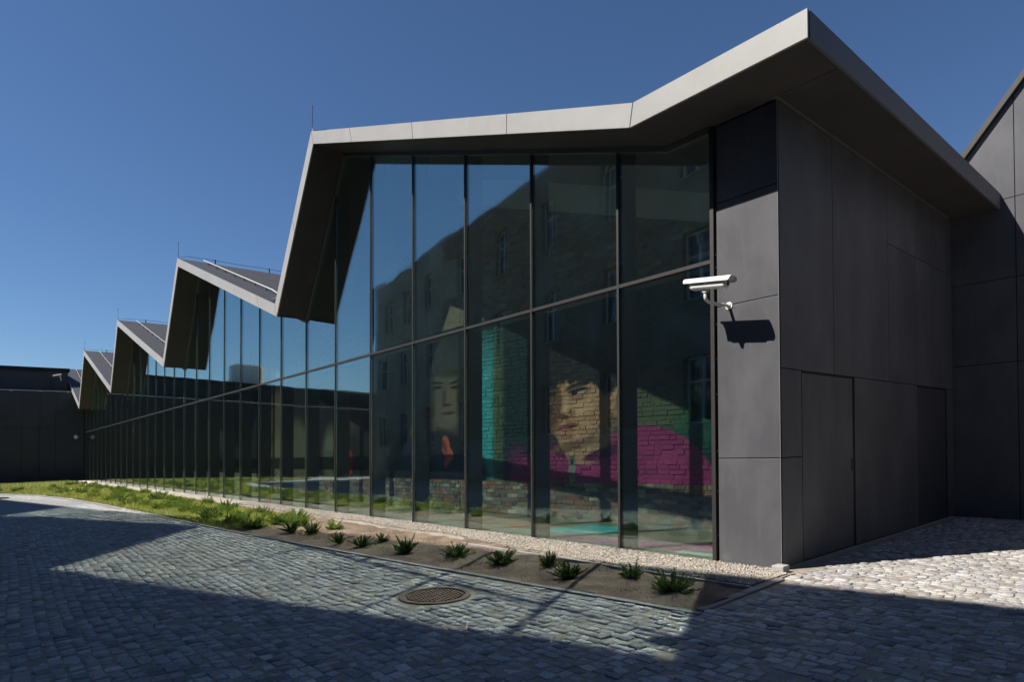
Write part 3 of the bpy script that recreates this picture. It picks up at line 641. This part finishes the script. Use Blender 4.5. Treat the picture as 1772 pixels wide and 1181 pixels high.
def bricks():
    lst = []
    ux = Vector((-7.7, -.77, 0)).normalized(); nrm = Vector((ux.y, -ux.x, 0)); nrm = nrm if nrm.y < 0 else -nrm
    def run(p0, u, n_, length, ztop):
        z = ZB; r = 0
        while z < 7.2:
            s = -random.uniform(0, .13) if r % 2 else -.13*random.random()-.1
            while s < length:
                w = random.uniform(.20, .30) if random.random() < .75 else random.uniform(.11, .15)
                a, b = max(s, 0), min(s+w, length)
                if b-a > .05:
                    p = p0+u*((a+b)/2)
                    if z+.085 < ztop(p.x): lst.append((p, u, n_, b-a, z))
                s += w
            z += .083; r += 1
    run(Vector((-.40, 2.72, 0)), ux, nrm, 7.9, lambda x: min(4.2+(-.35-x)*.3396, low(x)-.44))
    run(Vector((-8.31, 1.92, 0)), Vector((-1, 0, 0)), Vector((0, -1, 0)), 13, lambda x: .80)
    return lst
BL = bricks(); bv = []; bt = []
FB = [(0, 1, 2, 3), (0, 4, 5, 1), (1, 5, 6, 2), (2, 6, 7, 3), (3, 7, 4, 0)]
score = []
for p, u, n_, w, z in BL:
    h = .083; t = random.uniform(.006, .02); ins = .006; q = []
    for dep, e in ((t, 0), (-.01, 0)):
        for su, sz in ((-1, 0), (1, 0), (1, 1), (-1, 1)):
            e2 = ins+random.uniform(0, .006)
            P_ = p+u*su*(w/2-e2)+n_*(dep+random.uniform(-.003, .003)*(dep > 0)); q.append((P_.x, P_.y, z+(e2*.8 if sz == 0 else h-e2*.8)))
    bv.append(q); bt.append(min(1, max(0, random.gauss(.5, .26))))
    score.append((Vector((p.x, p.y, z))-CAM).length+(3 if z > 3 else 0)+(50 if p.x > -2.1 or z > 4.3 else 0))
idx = sorted(range(len(BL)), key=lambda i: score[i]); top = set(idx[:300])
rv, rf, rt = [], [], []
for i in range(len(BL)):
    if i in top:
        v = Ta(bv[i]); c = v.mean(0); me = bpy.data.meshes.new('brick'); me.from_pydata([tuple(a) for a in v-c], [], FB)
        at = me.attributes.new('tint', 'FLOAT', 'POINT'); at.data.foreach_set('value', np.full(8, bt[i], dtype=np.float32)); me.materials.append(M['mural'])
        o = bpy.data.objects.new('brick', me); C.objects.link(o); o.parent = bwall; o.matrix_parent_inverse = bwall.matrix_world.inverted(); o.location = c
    else:
        o_ = len(rv); rv += [tuple(a) for a in Ta(bv[i])]; rf += [tuple(k+o_ for k in f) for f in FB]; rt += [bt[i]]*8
tag(mesh_obj('bricks', rv, rf, M['mural'], bwall, tint=np.array(rt)), kind='stuff')

# ------------------------------------------------------------------ neighbour with the steep gable, far dark building, old house opposite
gb = thing('gable_building', (3, 6.1, 0), 'dark panelled building with a steep gable behind the flat roof corner', 'building')
YG = 6.12
def gz(x): return 5.97+1.256*(x-.2) if x < 3.2 else 9.738-1.256*(x-3.2)
MB().prism_y([(-3, .0), (9, .0), (9, 3.2), (3.2, gz(3.2)-.02), (-3, gz(-3))], YG+.03, 16).build('wall_core', M['back'], gb)
gxs = [-1.4, -.3, .86, 2.02, 3.18, 4.34, 5.5, 6.7, 8.0, 9.0]
for a, b in zip(gxs[:-1], gxs[1:]):
    zs = [-.02, 2.5, 3.85, 5.13, 99] if a < 2.5 else [-.02, 2.5, 4.6, 99]
    for z0, z1 in zip(zs[:-1], zs[1:]):
        a_, b_ = a+.006, b-.006; za, zb2 = gz(a_)-.05, gz(b_)-.05
        if z0 > 3.9 and a == .86: z0 = z0
        poly = []
        lo = z0+.006; hi = z1-.006
        if max(za, zb2) <= lo+.02: continue
        # clip the panel to the gable line
        sub = [(a_, lo), (b_, lo), (b_, min(hi, zb2)), (a_, min(hi, za))]
        if min(za, zb2) < lo:
            xc = a_+(b_-a_)*(lo-za)/(zb2-za)
            sub = [(xc, lo), (b_, lo), (b_, min(hi, zb2))] if zb2 > za else [(a_, lo), (xc, lo), (a_, min(hi, za))]
            if hi < max(za, zb2): continue
        MB().prism_y(sub, YG, YG+.025).build('wall_panel', M['panel'], gb)
for x0, x1 in ((-1.2, 3.2), (3.2, 9.0)):
    MB().prism_y([(x0, gz(x0)-.03), (x1, gz(x1)-.03), (x1, gz(x1)+.10), (x0, gz(x0)+.10)], YG-.07, 16).build('verge', M['soffit'], gb)

MB().prism_x([(-9, -.3), (YG+.02, -.3), (YG+.02, 6.4), (-1.5, 8.6), (-9, 6.4)], 9.05, 17).build('added_shade_wing', M['panel'], gb)  # unseen wing added out of frame to block skylight and deepen courtyard shade
fb = thing('far_building', (XEND, -12, 0), 'low black panelled wing closing the far end of the courtyard', 'building')
FX = XEND
MB().box(FX-9, FX-.03, -34, -.0, -.3, 6.33).build('wall_core', M['back'], fb)
ys = [-.02, -1.7, -2.6, -3.6, -5.1, -6.6, -8.2, -10, -12, -14, -16.5, -19, -22, -25, -28, -31, -34]
for k, (a, b) in enumerate(zip(ys[:-1], ys[1:])):
    zs = [-.2, .75, 4.9, 6.33] if k == 0 else ([-.2, .75, 3.8, 4.5, 6.33] if k % 2 else [-.2, .75, 3.8, 6.33])
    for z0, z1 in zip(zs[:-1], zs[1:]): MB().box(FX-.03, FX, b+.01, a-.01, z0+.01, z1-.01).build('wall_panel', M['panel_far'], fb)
MB().box(FX-8.5, FX-1.2, -34, -.9, 6.33, 7.95).build('upper_storey', M['panel_far'], fb)
MB().box(FX-8.6, FX-1.0, -34.1, -.8, 7.95, 8.18).build('parapet', M['back'], fb)
MB().tube([(FX-.05, -34, 6.40), (FX-.05, -.2, 6.40)], .022, 6).build('roof_rail', M['galv'], fb)
for y in np.arange(-33, -.5, 1.6): MB().box(FX-.09, FX-.01, y-.05, y+.05, 6.335, 6.40).build('rail_clip', M['galv'], fb)
MB().box(FX-1.15, FX-1.10, -1.9, -1.8, 6.34, 7.4).build('roof_post', M['frame'], fb)
q = un((430, 640), 'x', FX-3.5); uy = -q[1]
ru = thing('rooftop_unit', (FX-3.5, uy, 8.18), 'white boxy ventilation unit on the roof of the black wing', 'rooftop unit')
oc = [(1.5*math.cos(math.pi/8+k*math.pi/4), 1.5*math.sin(math.pi/8+k*math.pi/4)) for k in range(8)]
MB().hexa([(FX-3.5+a, uy+b, 8.35) for a, b in oc], [(FX-3.5+a, uy+b, 9.9) for a, b in oc]).build('casing', M['white'], ru)
MB().box(FX-4.2, FX-2.8, uy-.7, uy+.7, 8.18, 8.35).build('base', M['frame'], ru)
MB().hexa([(FX-3.5+a*.8, uy+b*.8, 9.9) for a, b in oc], [(FX-3.5+a*.8, uy+b*.8, 10.05) for a, b in oc]).build('cap', M['white'], ru)

KS = 1.1438; HH = 15.35
house = thing('brick_house', (-16, -12, 0), 'old grey rendered brick tenement with rows of casement windows facing the glass', 'house')
hx0, hx1 = -43.5, 8.6
hu = Vector((1, .172, 0)).normalized(); hn = Vector((-hu.y, hu.x, 0))
def hp(x, out, z): 
    b = Vector((x, .172*x-11.45, 0))+hn*out; return (b.x, b.y, z)
def hbox(x0, x1, o0, o1, z0, z1): return MB().hexa([hp(x0, o0, z0), hp(x1, o0, z0), hp(x1, o1, z0), hp(x0, o1, z0)], [hp(x0, o0, z1), hp(x1, o0, z1), hp(x1, o1, z1), hp(x0, o1, z1)])
cols = [3.16+(c-3.16)*KS for c in (-35.4, -31.9, -27.9, -23.8, -19.8, -15.8, -11.8, -7.8, -3.8, .2, 4.2)]
rows = [(11.48, 13.88), (7.02, 9.42), (2.56, 4.96)]
# wall pieces between the openings so the windows are real recesses
MB().hexa([hp(hx0, -10, -1), hp(hx1, -10, -1), hp(hx1, -.32, -1), hp(hx0, -.32, -1)], [hp(hx0, -10, HH-.02), hp(hx1, -10, HH-.02), hp(hx1, -.32, HH-.02), hp(hx0, -.32, HH-.02)]).build('wall_core', M['back'], house)
ww = .70
def wmat(x): return M['plaster'] if x < -30 else M['house_brick']
zb_ = [-1]+[z for r in rows[::-1] for z in r]+[HH]
for z0, z1 in ((-1, 2.56), (4.96, 7.02), (9.42, 11.48), (13.88, HH)):
    hbox(hx0, -30.0, -.32, 0, z0, z1).build('wall', M['plaster'], house); hbox(-30.0, hx1, -.32, 0, z0, z1).build('wall', M['plaster'] if z0 < 3 else M['house_brick'], house)
for z0, z1 in rows:
    xs = [hx0]+[v for c in cols for v in (c-ww, c+ww)]+[hx1]
    for a, b in zip(xs[::2], xs[1::2]): hbox(a, b, -.32, 0, z0, z1).build('pier', wmat((a+b)/2), house)
    for c in cols:
        w = hbox(c-ww, c+ww, -.29, -.27, z0, z1).build('window', M['house_glass'], house)
        fr = MB()
        for x0, x1, a, b in ((c-ww, c-ww+.08, z0, z1), (c+ww-.08, c+ww, z0, z1), (c-.05, c+.05, z0+.08, z1-.08), (c-ww+.08, c+ww-.08, z0, z0+.08), (c-ww+.08, c+ww-.08, z1-.08, z1)):
            m = hbox(x0, x1, -.27, -.21, a, b); fr.add(m.v, m.f)
        for x0, x1 in ((c-ww+.08, c-.05), (c+.05, c+ww-.08)):
            m = hbox(x0, x1, -.27, -.22, z0+.62*(z1-z0), z0+.62*(z1-z0)+.06); fr.add(m.v, m.f)
        fr.build('frame', M['wframe'], w)
        hbox(c-ww-.06, c+ww+.06, .0, .07, z0-.09, z0-.01).build('sill', M['plaster'], w)
hbox(hx0-.15, hx1+.15, -10, .10, HH, HH+.12).build('cornice', M['plaster'], house)
MB().hexa([hp(hx0-.15, -10.1, HH+.125), hp(hx1+.15, -10.1, HH+.125), hp(hx1+.15, .08, HH+.125), hp(hx0-.15, .08, HH+.125)], [hp(hx0, -7, HH+1.2), hp(hx1, -7, HH+1.2), hp(hx1, -5, HH+1.2), hp(hx0, -5, HH+1.2)]).build('roof', M['tile'], house)
MB().tube([hp(hx0+.3, .06, -1), hp(hx0+.3, .06, HH)], .06, 8).build('downpipe', M['frame'], house)

# ------------------------------------------------------------------ security cameras
def cctv(base, tail, front, label):
    t = thing('security_camera', base, label, 'camera')
    b = Vector(base); A, B = Vector(tail), Vector(front); d = (B-A).normalized(); side = d.cross(Vector((0, 0, 1))).normalized(); up = side.cross(d)
    c = (A+B)/2; ln = (B-A).length
    # housing: rounded box along d
    def ring(s, w, h, r=.35):
        o = []
        for k in range(16):
            a = 2*math.pi*k/16; ca, sa = math.cos(a), math.sin(a)
            o.append(A+d*s+side*(w*math.copysign(abs(ca)**.6, ca))+up*(h*math.copysign(abs(sa)**.6, sa)))
        return o
    def loft(rings, cap=True):
        m = MB(); n = len(rings[0]); v = [p for r in rings for p in r]
        f = [(i*n+k, i*n+(k+1) % n, (i+1)*n+(k+1) % n, (i+1)*n+k) for i in range(len(rings)-1) for k in range(n)]
        if cap: f += [tuple(range(n-1, -1, -1)), tuple(range(len(v)-n, len(v)))]
        return m.add(v, f)
    dn = -up*.036
    RG = lambda *a: [p+dn for p in ring(*a)]
    loft([RG(.05, .046, .030), RG(.085, .060, .050), RG(ln*.93, .060, .050), RG(ln*.95, .054, .045)]).build('housing', M['white'], t, smooth=False)
    # curved sunshield over the top
    m = MB(); prof = [(-.084, -.016), (-.080, .008), (-.066, .028), (-.042, .040), (0, .046), (.042, .040), (.066, .028), (.080, .008), (.084, -.016)]
    v = []
    for s, off in ((-.01, .0), (ln+.045, .0)):
        for k, (x, z) in enumerate(prof): v.append(A+d*(s-(.03*max(0, -z)/.03 if s > .1 else -.02*max(0, -z)/.03))+side*x+up*z)
        for k, (x, z) in enumerate(prof): v.append(A+d*(s-(.03*max(0, -z)/.03 if s > .1 else -.02*max(0, -z)/.03))+side*x*.95+up*(z-.004))
    n = len(prof)
    for k in range(n-1):
        m_f = [(k, k+1, 2*n+k+1, 2*n+k), (n+k+1, n+k, 3*n+k, 3*n+k+1), (k+1, k, n+k, n+k+1), (2*n+k, 2*n+k+1, 3*n+k+1, 3*n+k)]
        m.f += [tuple(f) for f in m_f]
    m.f += [(0, 2*n, 3*n, n), (n-1, 2*n-1, 4*n-1, 3*n-1)]; m.v = [tuple(p) for p in v]; m.t = [1]*len(v)
    m.build('sunshield', M['white'], t)
    loft([[A+dn+d*(ln*.95)+side*(.042*math.cos(2*math.pi*k/16))+up*(.042*math.sin(2*math.pi*k/16)) for k in range(16)], [A+dn+d*(ln*.975)+side*(.043*math.cos(2*math.pi*k/16))+up*(.043*math.sin(2*math.pi*k/16)) for k in range(16)]]).build('bezel', M['white'], t)
    loft([[A+dn+d*(ln*.972)+side*(.030*math.cos(2*math.pi*k/16))+up*(.030*math.sin(2*math.pi*k/16)) for k in range(16)], [A+dn+d*(ln*.981)+side*(.026*math.cos(2*math.pi*k/16))+up*(.026*math.sin(2*math.pi*k/16)) for k in range(16)]]).build('lens', M['lens'], t)
    # knuckle, bent arm, round wall plate with screws
    kn = A+d*ln*.46-up*.112
    m = MB()
    for s in (-.024, .016):
        r = [kn+side*s+d*(.034*math.cos(math.pi+math.pi*k/10))+up*(.034*math.sin(math.pi+math.pi*k/10)+.026) for k in range(11)]
        r2 = [p+side*.008 for p in r]; q = MB(); n = 11
        q.add(r+r2, [tuple(range(n)), tuple(range(2*n-1, n-1, -1))]+[(k, n+k, n+(k+1) % n, (k+1) % n) for k in range(n)]); m.add(q.v, q.f)
    m.build('knuckle', M['white'], t)
    w = b+Vector((0, -.01, 0)); e = Vector((kn.x, kn.y, b.z))
    pts = [w, w*.72+e*.28, w*.35+e*.65, w*.14+e*.86+Vector((0, 0, .008)), w*.03+e*.97+Vector((0, 0, .03)), Vector((kn.x, kn.y, b.z+.06)), Vector((kn.x, kn.y, kn.z+.01))]
    MB().tube(pts, .018, 10).build('arm', M['white'], t, smooth=True)
    pl = MB().tube([b+Vector((0, -.010, 0)), b+Vector((0, -.001, 0))], .043, 20).build('wall_plate', M['white'], t)
    MB().tube([b+Vector((0, -.022, 0)), b+Vector((0, -.0105, 0))], [.02, .026], 14).build('flange', M['white'], pl)
    for k in range(4):
        a = math.pi/4+k*math.pi/2; p = b+Vector((.029*math.cos(a), 0, .029*math.sin(a))); MB().tube([p+Vector((0, -.013, 0)), p+Vector((0, -.0105, 0))], .004, 6).build('screw', M['dark'], pl)
    return t
tl = un((1190, 491), 'y', -.40); fr_ = un((1262, 484), 'y', -.40)
cctv((-.572, 0, 2.88), (tl[0], -.40, tl[2]), (fr_[0], -.40, fr_[2]), 'white bullet camera with sunshield on a bent arm, on the sunlit corner panel')
q = un((100, 650), 'x', FX-.9)
t = thing('security_camera', (FX-1.2, q[1], q[2]), 'small pale tube camera on the upper storey of the black wing', 'camera')
MB().tube([(FX-1.2, q[1]+.2, q[2]-.35), (FX-.9, q[1]+.2, q[2]-.35), (FX-.7, q[1]+.1, q[2])], .04, 6).build('arm', M['white'], t)
MB().tube([(FX-.7, q[1]-.30, q[2]-.08), (FX-.7, q[1]+.20, q[2]+.05)], .055, 8).build('housing', M['white'], t)
for (ppx, lab) in (((131, 757), 'little white dome camera at the end of the black wing'),):
    q = un(ppx, 'x', FX)
    t = thing('dome_camera', (FX, q[1], q[2]), lab, 'camera')
    MB().tube([(FX, q[1], q[2]+.12), (FX+.10, q[1], q[2]+.12), (FX+.16, q[1], q[2]+.05)], .06, 8).build('bracket', M['white'], t)
    MB().tube([(FX+.16, q[1], q[2]+.10), (FX+.16, q[1], q[2]-.02), (FX+.16, q[1], q[2]-.10), (FX+.16, q[1], q[2]-.15)], [.13, .14, .10, .03], 12).build('dome', M['white'], t, smooth=True)

# ------------------------------------------------------------------ manhole covers
def manhole(cx, cy_, r, label):
    t = thing('manhole_cover', (cx, cy_, 0), label, 'manhole cover')
    n = 48; m = MB(); v = []; prof = [(r, -.03), (r, .006), (r-.012, .010), (r-.05, .010), (r-.055, .002), (r-.055, -.02)]
    for rr, z in prof: v += [(cx+rr*math.cos(2*math.pi*k/n), cy_+rr*math.sin(2*math.pi*k/n), z) for k in range(n)]
    f = [(i*n+k, i*n+(k+1) % n, (i+1)*n+(k+1) % n, (i+1)*n+k) for i in range(len(prof)-1) for k in range(n)]
    m.add(v, f).build('frame', M['iron'], t)
    ri = r-.057
    MB().hexa([(cx+ri*math.cos(2*math.pi*k/n), cy_+ri*math.sin(2*math.pi*k/n), -.02) for k in range(n)], [(cx+ri*math.cos(2*math.pi*k/n), cy_+ri*math.sin(2*math.pi*k/n), -.006) for k in range(n)]).build('lid', M['iron_dark'], t)
    m = MB(); a0 = .45
    for ang in (a0, a0+math.pi/2):
        d = Vector((math.cos(ang), math.sin(ang), 0)); s = Vector((-d.y, d.x, 0))
        for k in range(-6, 7):
            o = k*.046; h = math.sqrt(max(0, (ri-.02)**2-o*o))
            if h < .03: continue
            c = Vector((cx, cy_, 0))+s*o; q = [c-d*h-s*.009, c+d*h-s*.009, c+d*h+s*.009, c-d*h+s*.009]; zt_ = .006 if ang == a0 else .0075
            m.hexa([(p.x, p.y, -.0055) for p in q], [(p.x, p.y, zt_) for p in q])
    m.build('lattice', M['iron'], t)
    return t
manhole(-1.78, -3.135, .335, 'round rusty iron manhole cover with lattice, set in the cobbles near the planting bed')
manhole(-29.0, -5.5, .33, 'round manhole cover in the sunlit paving by the far green bed')
# sand collar around the cover
n = 40
MB().add([(-1.78+rr*math.cos(2*math.pi*k/n), -3.135+rr*math.sin(2*math.pi*k/n), z) for rr, z in ((.334, -.004), (.42, -.006)) for k in range(n)], [(k, n+k, n+(k+1) % n, (k+1) % n) for k in range(n)]).build('mortar_collar', M['sand'], paving)

# ------------------------------------------------------------------ planting
def juniper_mesh(seed, spread, hgt, nb):
    r = np.random.default_rng(seed); v = []; f = []; t = []; stems = MB()
    for b in range(nb):
        a = r.uniform(0, 6.28); el = r.uniform(.15, 1.25); ln = r.uniform(.35, 1.0)
        tip = Vector((math.cos(a)*math.cos(el)*spread*ln*1.2, math.sin(a)*math.cos(el)*spread*ln*1.2, max(.05, math.sin(el)*hgt*ln*1.15)))
        mid = tip*.5+Vector((0, 0, -.01)); pts = [Vector((r.normal(0, .015), r.normal(0, .015), 0)), mid, tip]
        stems.tube(pts, [.005, .0035, .0015], 4, caps=False)
        k = 26
        for j in range(k):
            s = .16+.84*j/k; p = pts[0]*(1-s)**2+mid*2*s*(1-s)+tip*s*s
            dirn = (tip-pts[0]).normalized()
            for q in range(3):
                sd = Vector(r.normal(0, 1, 3)); sd = (sd-dirn*sd.dot(dirn)).normalized()
                L_ = r.uniform(.02, .042)*(1.2-.6*s); e = p+dirn*L_*.75+sd*L_*.75+Vector((0, 0, .006)); wv = dirn.cross(sd).normalized()*r.uniform(.0035, .006)
                o = len(v); c = (p+e)/2
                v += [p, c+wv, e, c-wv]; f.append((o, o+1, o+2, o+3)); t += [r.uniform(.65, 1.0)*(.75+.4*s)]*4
    return stems, v, f, t
shr = []
for k, (sp, hg, nb) in enumerate([(.20, .24, 46), (.26, .20, 54), (.16, .26, 36), (.28, .24, 62)]):
    st, v, f, t = juniper_mesh(40+k, sp, hg, nb)
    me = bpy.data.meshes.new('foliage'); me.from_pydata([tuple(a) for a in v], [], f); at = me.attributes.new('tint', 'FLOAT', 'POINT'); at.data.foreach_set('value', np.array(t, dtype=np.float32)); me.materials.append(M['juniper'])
    ms = bpy.data.meshes.new('stems'); ms.from_pydata(st.v, [], st.f); ms.materials.append(M['bark']); shr.append((me, ms))
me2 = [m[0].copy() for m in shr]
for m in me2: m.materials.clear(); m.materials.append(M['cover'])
SS = .95
def shrub(x, y, k, s, rot, label, group, bright=False):
    e = thing('juniper_shrub', (x, y, .005), label, 'shrub', group)
    e.rotation_euler = (0, 0, rot); e.scale = (s*SS*random.uniform(.85, 1.1), s*SS*random.uniform(.85, 1.1), s*SS*random.uniform(.8, 1.15)) if not bright else (s, s, s)
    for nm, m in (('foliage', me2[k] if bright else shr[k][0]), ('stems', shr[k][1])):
        o = bpy.data.objects.new(nm, m); C.objects.link(o); o.parent = e
front = [((1163, 1030), 3, .95, 'low dark juniper next to the kerb corner of the bed'), ((1095, 1005), 0, .85, 'small upright juniper second from the kerb corner'), ((985, 1003), 1, 1.0, 'broad juniper third from the kerb corner, merging with its neighbour'), ((950, 985), 2, .85, 'narrow juniper tucked behind the broad third one'),
    ((868, 978), 1, 1.05, 'wide spreading juniper fifth from the kerb corner'), ((790, 966), 3, .92, 'bushy juniper level with the middle of the manhole cover'), ((703, 958), 0, 1.1, 'bushy juniper level with the left rim of the manhole cover'), ((662, 940), 2, .8, 'small juniper close to the gravel behind the bushy ones'), ((625, 947), 1, .85, 'dark juniper near the kerb left of the manhole cover'),
    ((587, 942), 2, .85, 'thin dark juniper leaning beside the kerb'), ((577, 920), 0, 1.0, 'yellow green juniper at the edge of the sunlit gravel'), ((540, 925), 3, .85, 'fan shaped juniper between sun and shade'), ((505, 922), 1, .9, 'flat juniper at the start of the green stretch'), ((527, 912), 2, .9, 'sunlit tuft of juniper by the gravel')]
for (p, k, s, lab) in front:
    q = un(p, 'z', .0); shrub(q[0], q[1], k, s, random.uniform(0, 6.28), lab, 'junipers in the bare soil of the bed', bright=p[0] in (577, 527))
cnt = 0
for i in range(150):
    x = -8.6-(i/150)**1.35*36; y0 = float(kerb_y(x))+.3
    y = random.uniform(y0, -1.15); 
    if x > -12 and random.random() < .35: continue
    br_ = random.random() < .75; kk = random.randrange(4); tq = (y-y0)/(-1.15-y0)
    where = 'close to the paving kerb' if tq < .34 else ('midway between kerb and gravel' if tq < .67 else 'close to the gravel strip')
    kind_ = ('upright', 'low wide', 'narrow', 'broad bushy')[kk]
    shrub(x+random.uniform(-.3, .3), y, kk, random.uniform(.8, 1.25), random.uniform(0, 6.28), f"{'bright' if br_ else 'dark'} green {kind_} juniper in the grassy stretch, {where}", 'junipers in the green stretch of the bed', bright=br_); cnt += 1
def grass():
    n = 60000; u = rng.uniform(0, 1, n); x = -9.0-u**1.4*42; y0 = kerb_y(x)+.08; y = y0+(-1.1-y0)*rng.uniform(0, 1, n)
    dens = np.array([mn.noise(Vector((a*1.1, b*1.1, 9.1))) for a, b in zip(x, y)]); keep = dens+np.clip((-9.5-x)/3.5, -.4, 1)*.7 > .05+rng.uniform(-.15, .15, n)
    x, y = x[keep], y[keep]
    n2 = 900; x = np.concatenate([x, rng.uniform(-9.5, -1.5, n2)]); yy = rng.uniform(0, 1, n2); y = np.concatenate([y, -2.3+yy*1.2]); n = len(x)
    h = rng.uniform(.03, .11, n)*np.where(x < -16, 1.25, 1); w = rng.uniform(.006, .012, n)*np.where(x < -14, 1.8, 1); h[-n2:] *= .6; w[-n2:] *= .5
    a = rng.uniform(0, 6.28, n); lx, ly = rng.normal(0, .035, n), rng.normal(0, .035, n)
    z = SX*x+SY*y
    V = np.zeros((n, 3, 3)); V[:, 0] = np.stack([x-np.cos(a)*w, y-np.sin(a)*w, z], -1); V[:, 1] = np.stack([x+np.cos(a)*w, y+np.sin(a)*w, z], -1); V[:, 2] = np.stack([x+lx, y+ly, z+h], -1)
    return np_mesh('grass', V.reshape(-1, 3), np.arange(3*n).reshape(-1, 3), M['grass'], None, np.repeat(rng.uniform(.7, 1.2, n), 3))
tag(grass(), 'short bright grass and weeds between the junipers', 'grass', kind='stuff')
tag(sheet('grass_ground', list(np.arange(-52, -9.5, .5)), lambda x: float(kerb_y(x))+.1, lambda x: -1.0 if x < -12 else -1.5, 8, lambda x, y: .028+bumpz(x, y, 2, .035)-(.07 if x > -11 else 0), mat('turf', (.12, .15, .04), .95, noise=(6, (.20, .17, .085), .45, .7), bump=(90, 1, .02))), kind='structure')
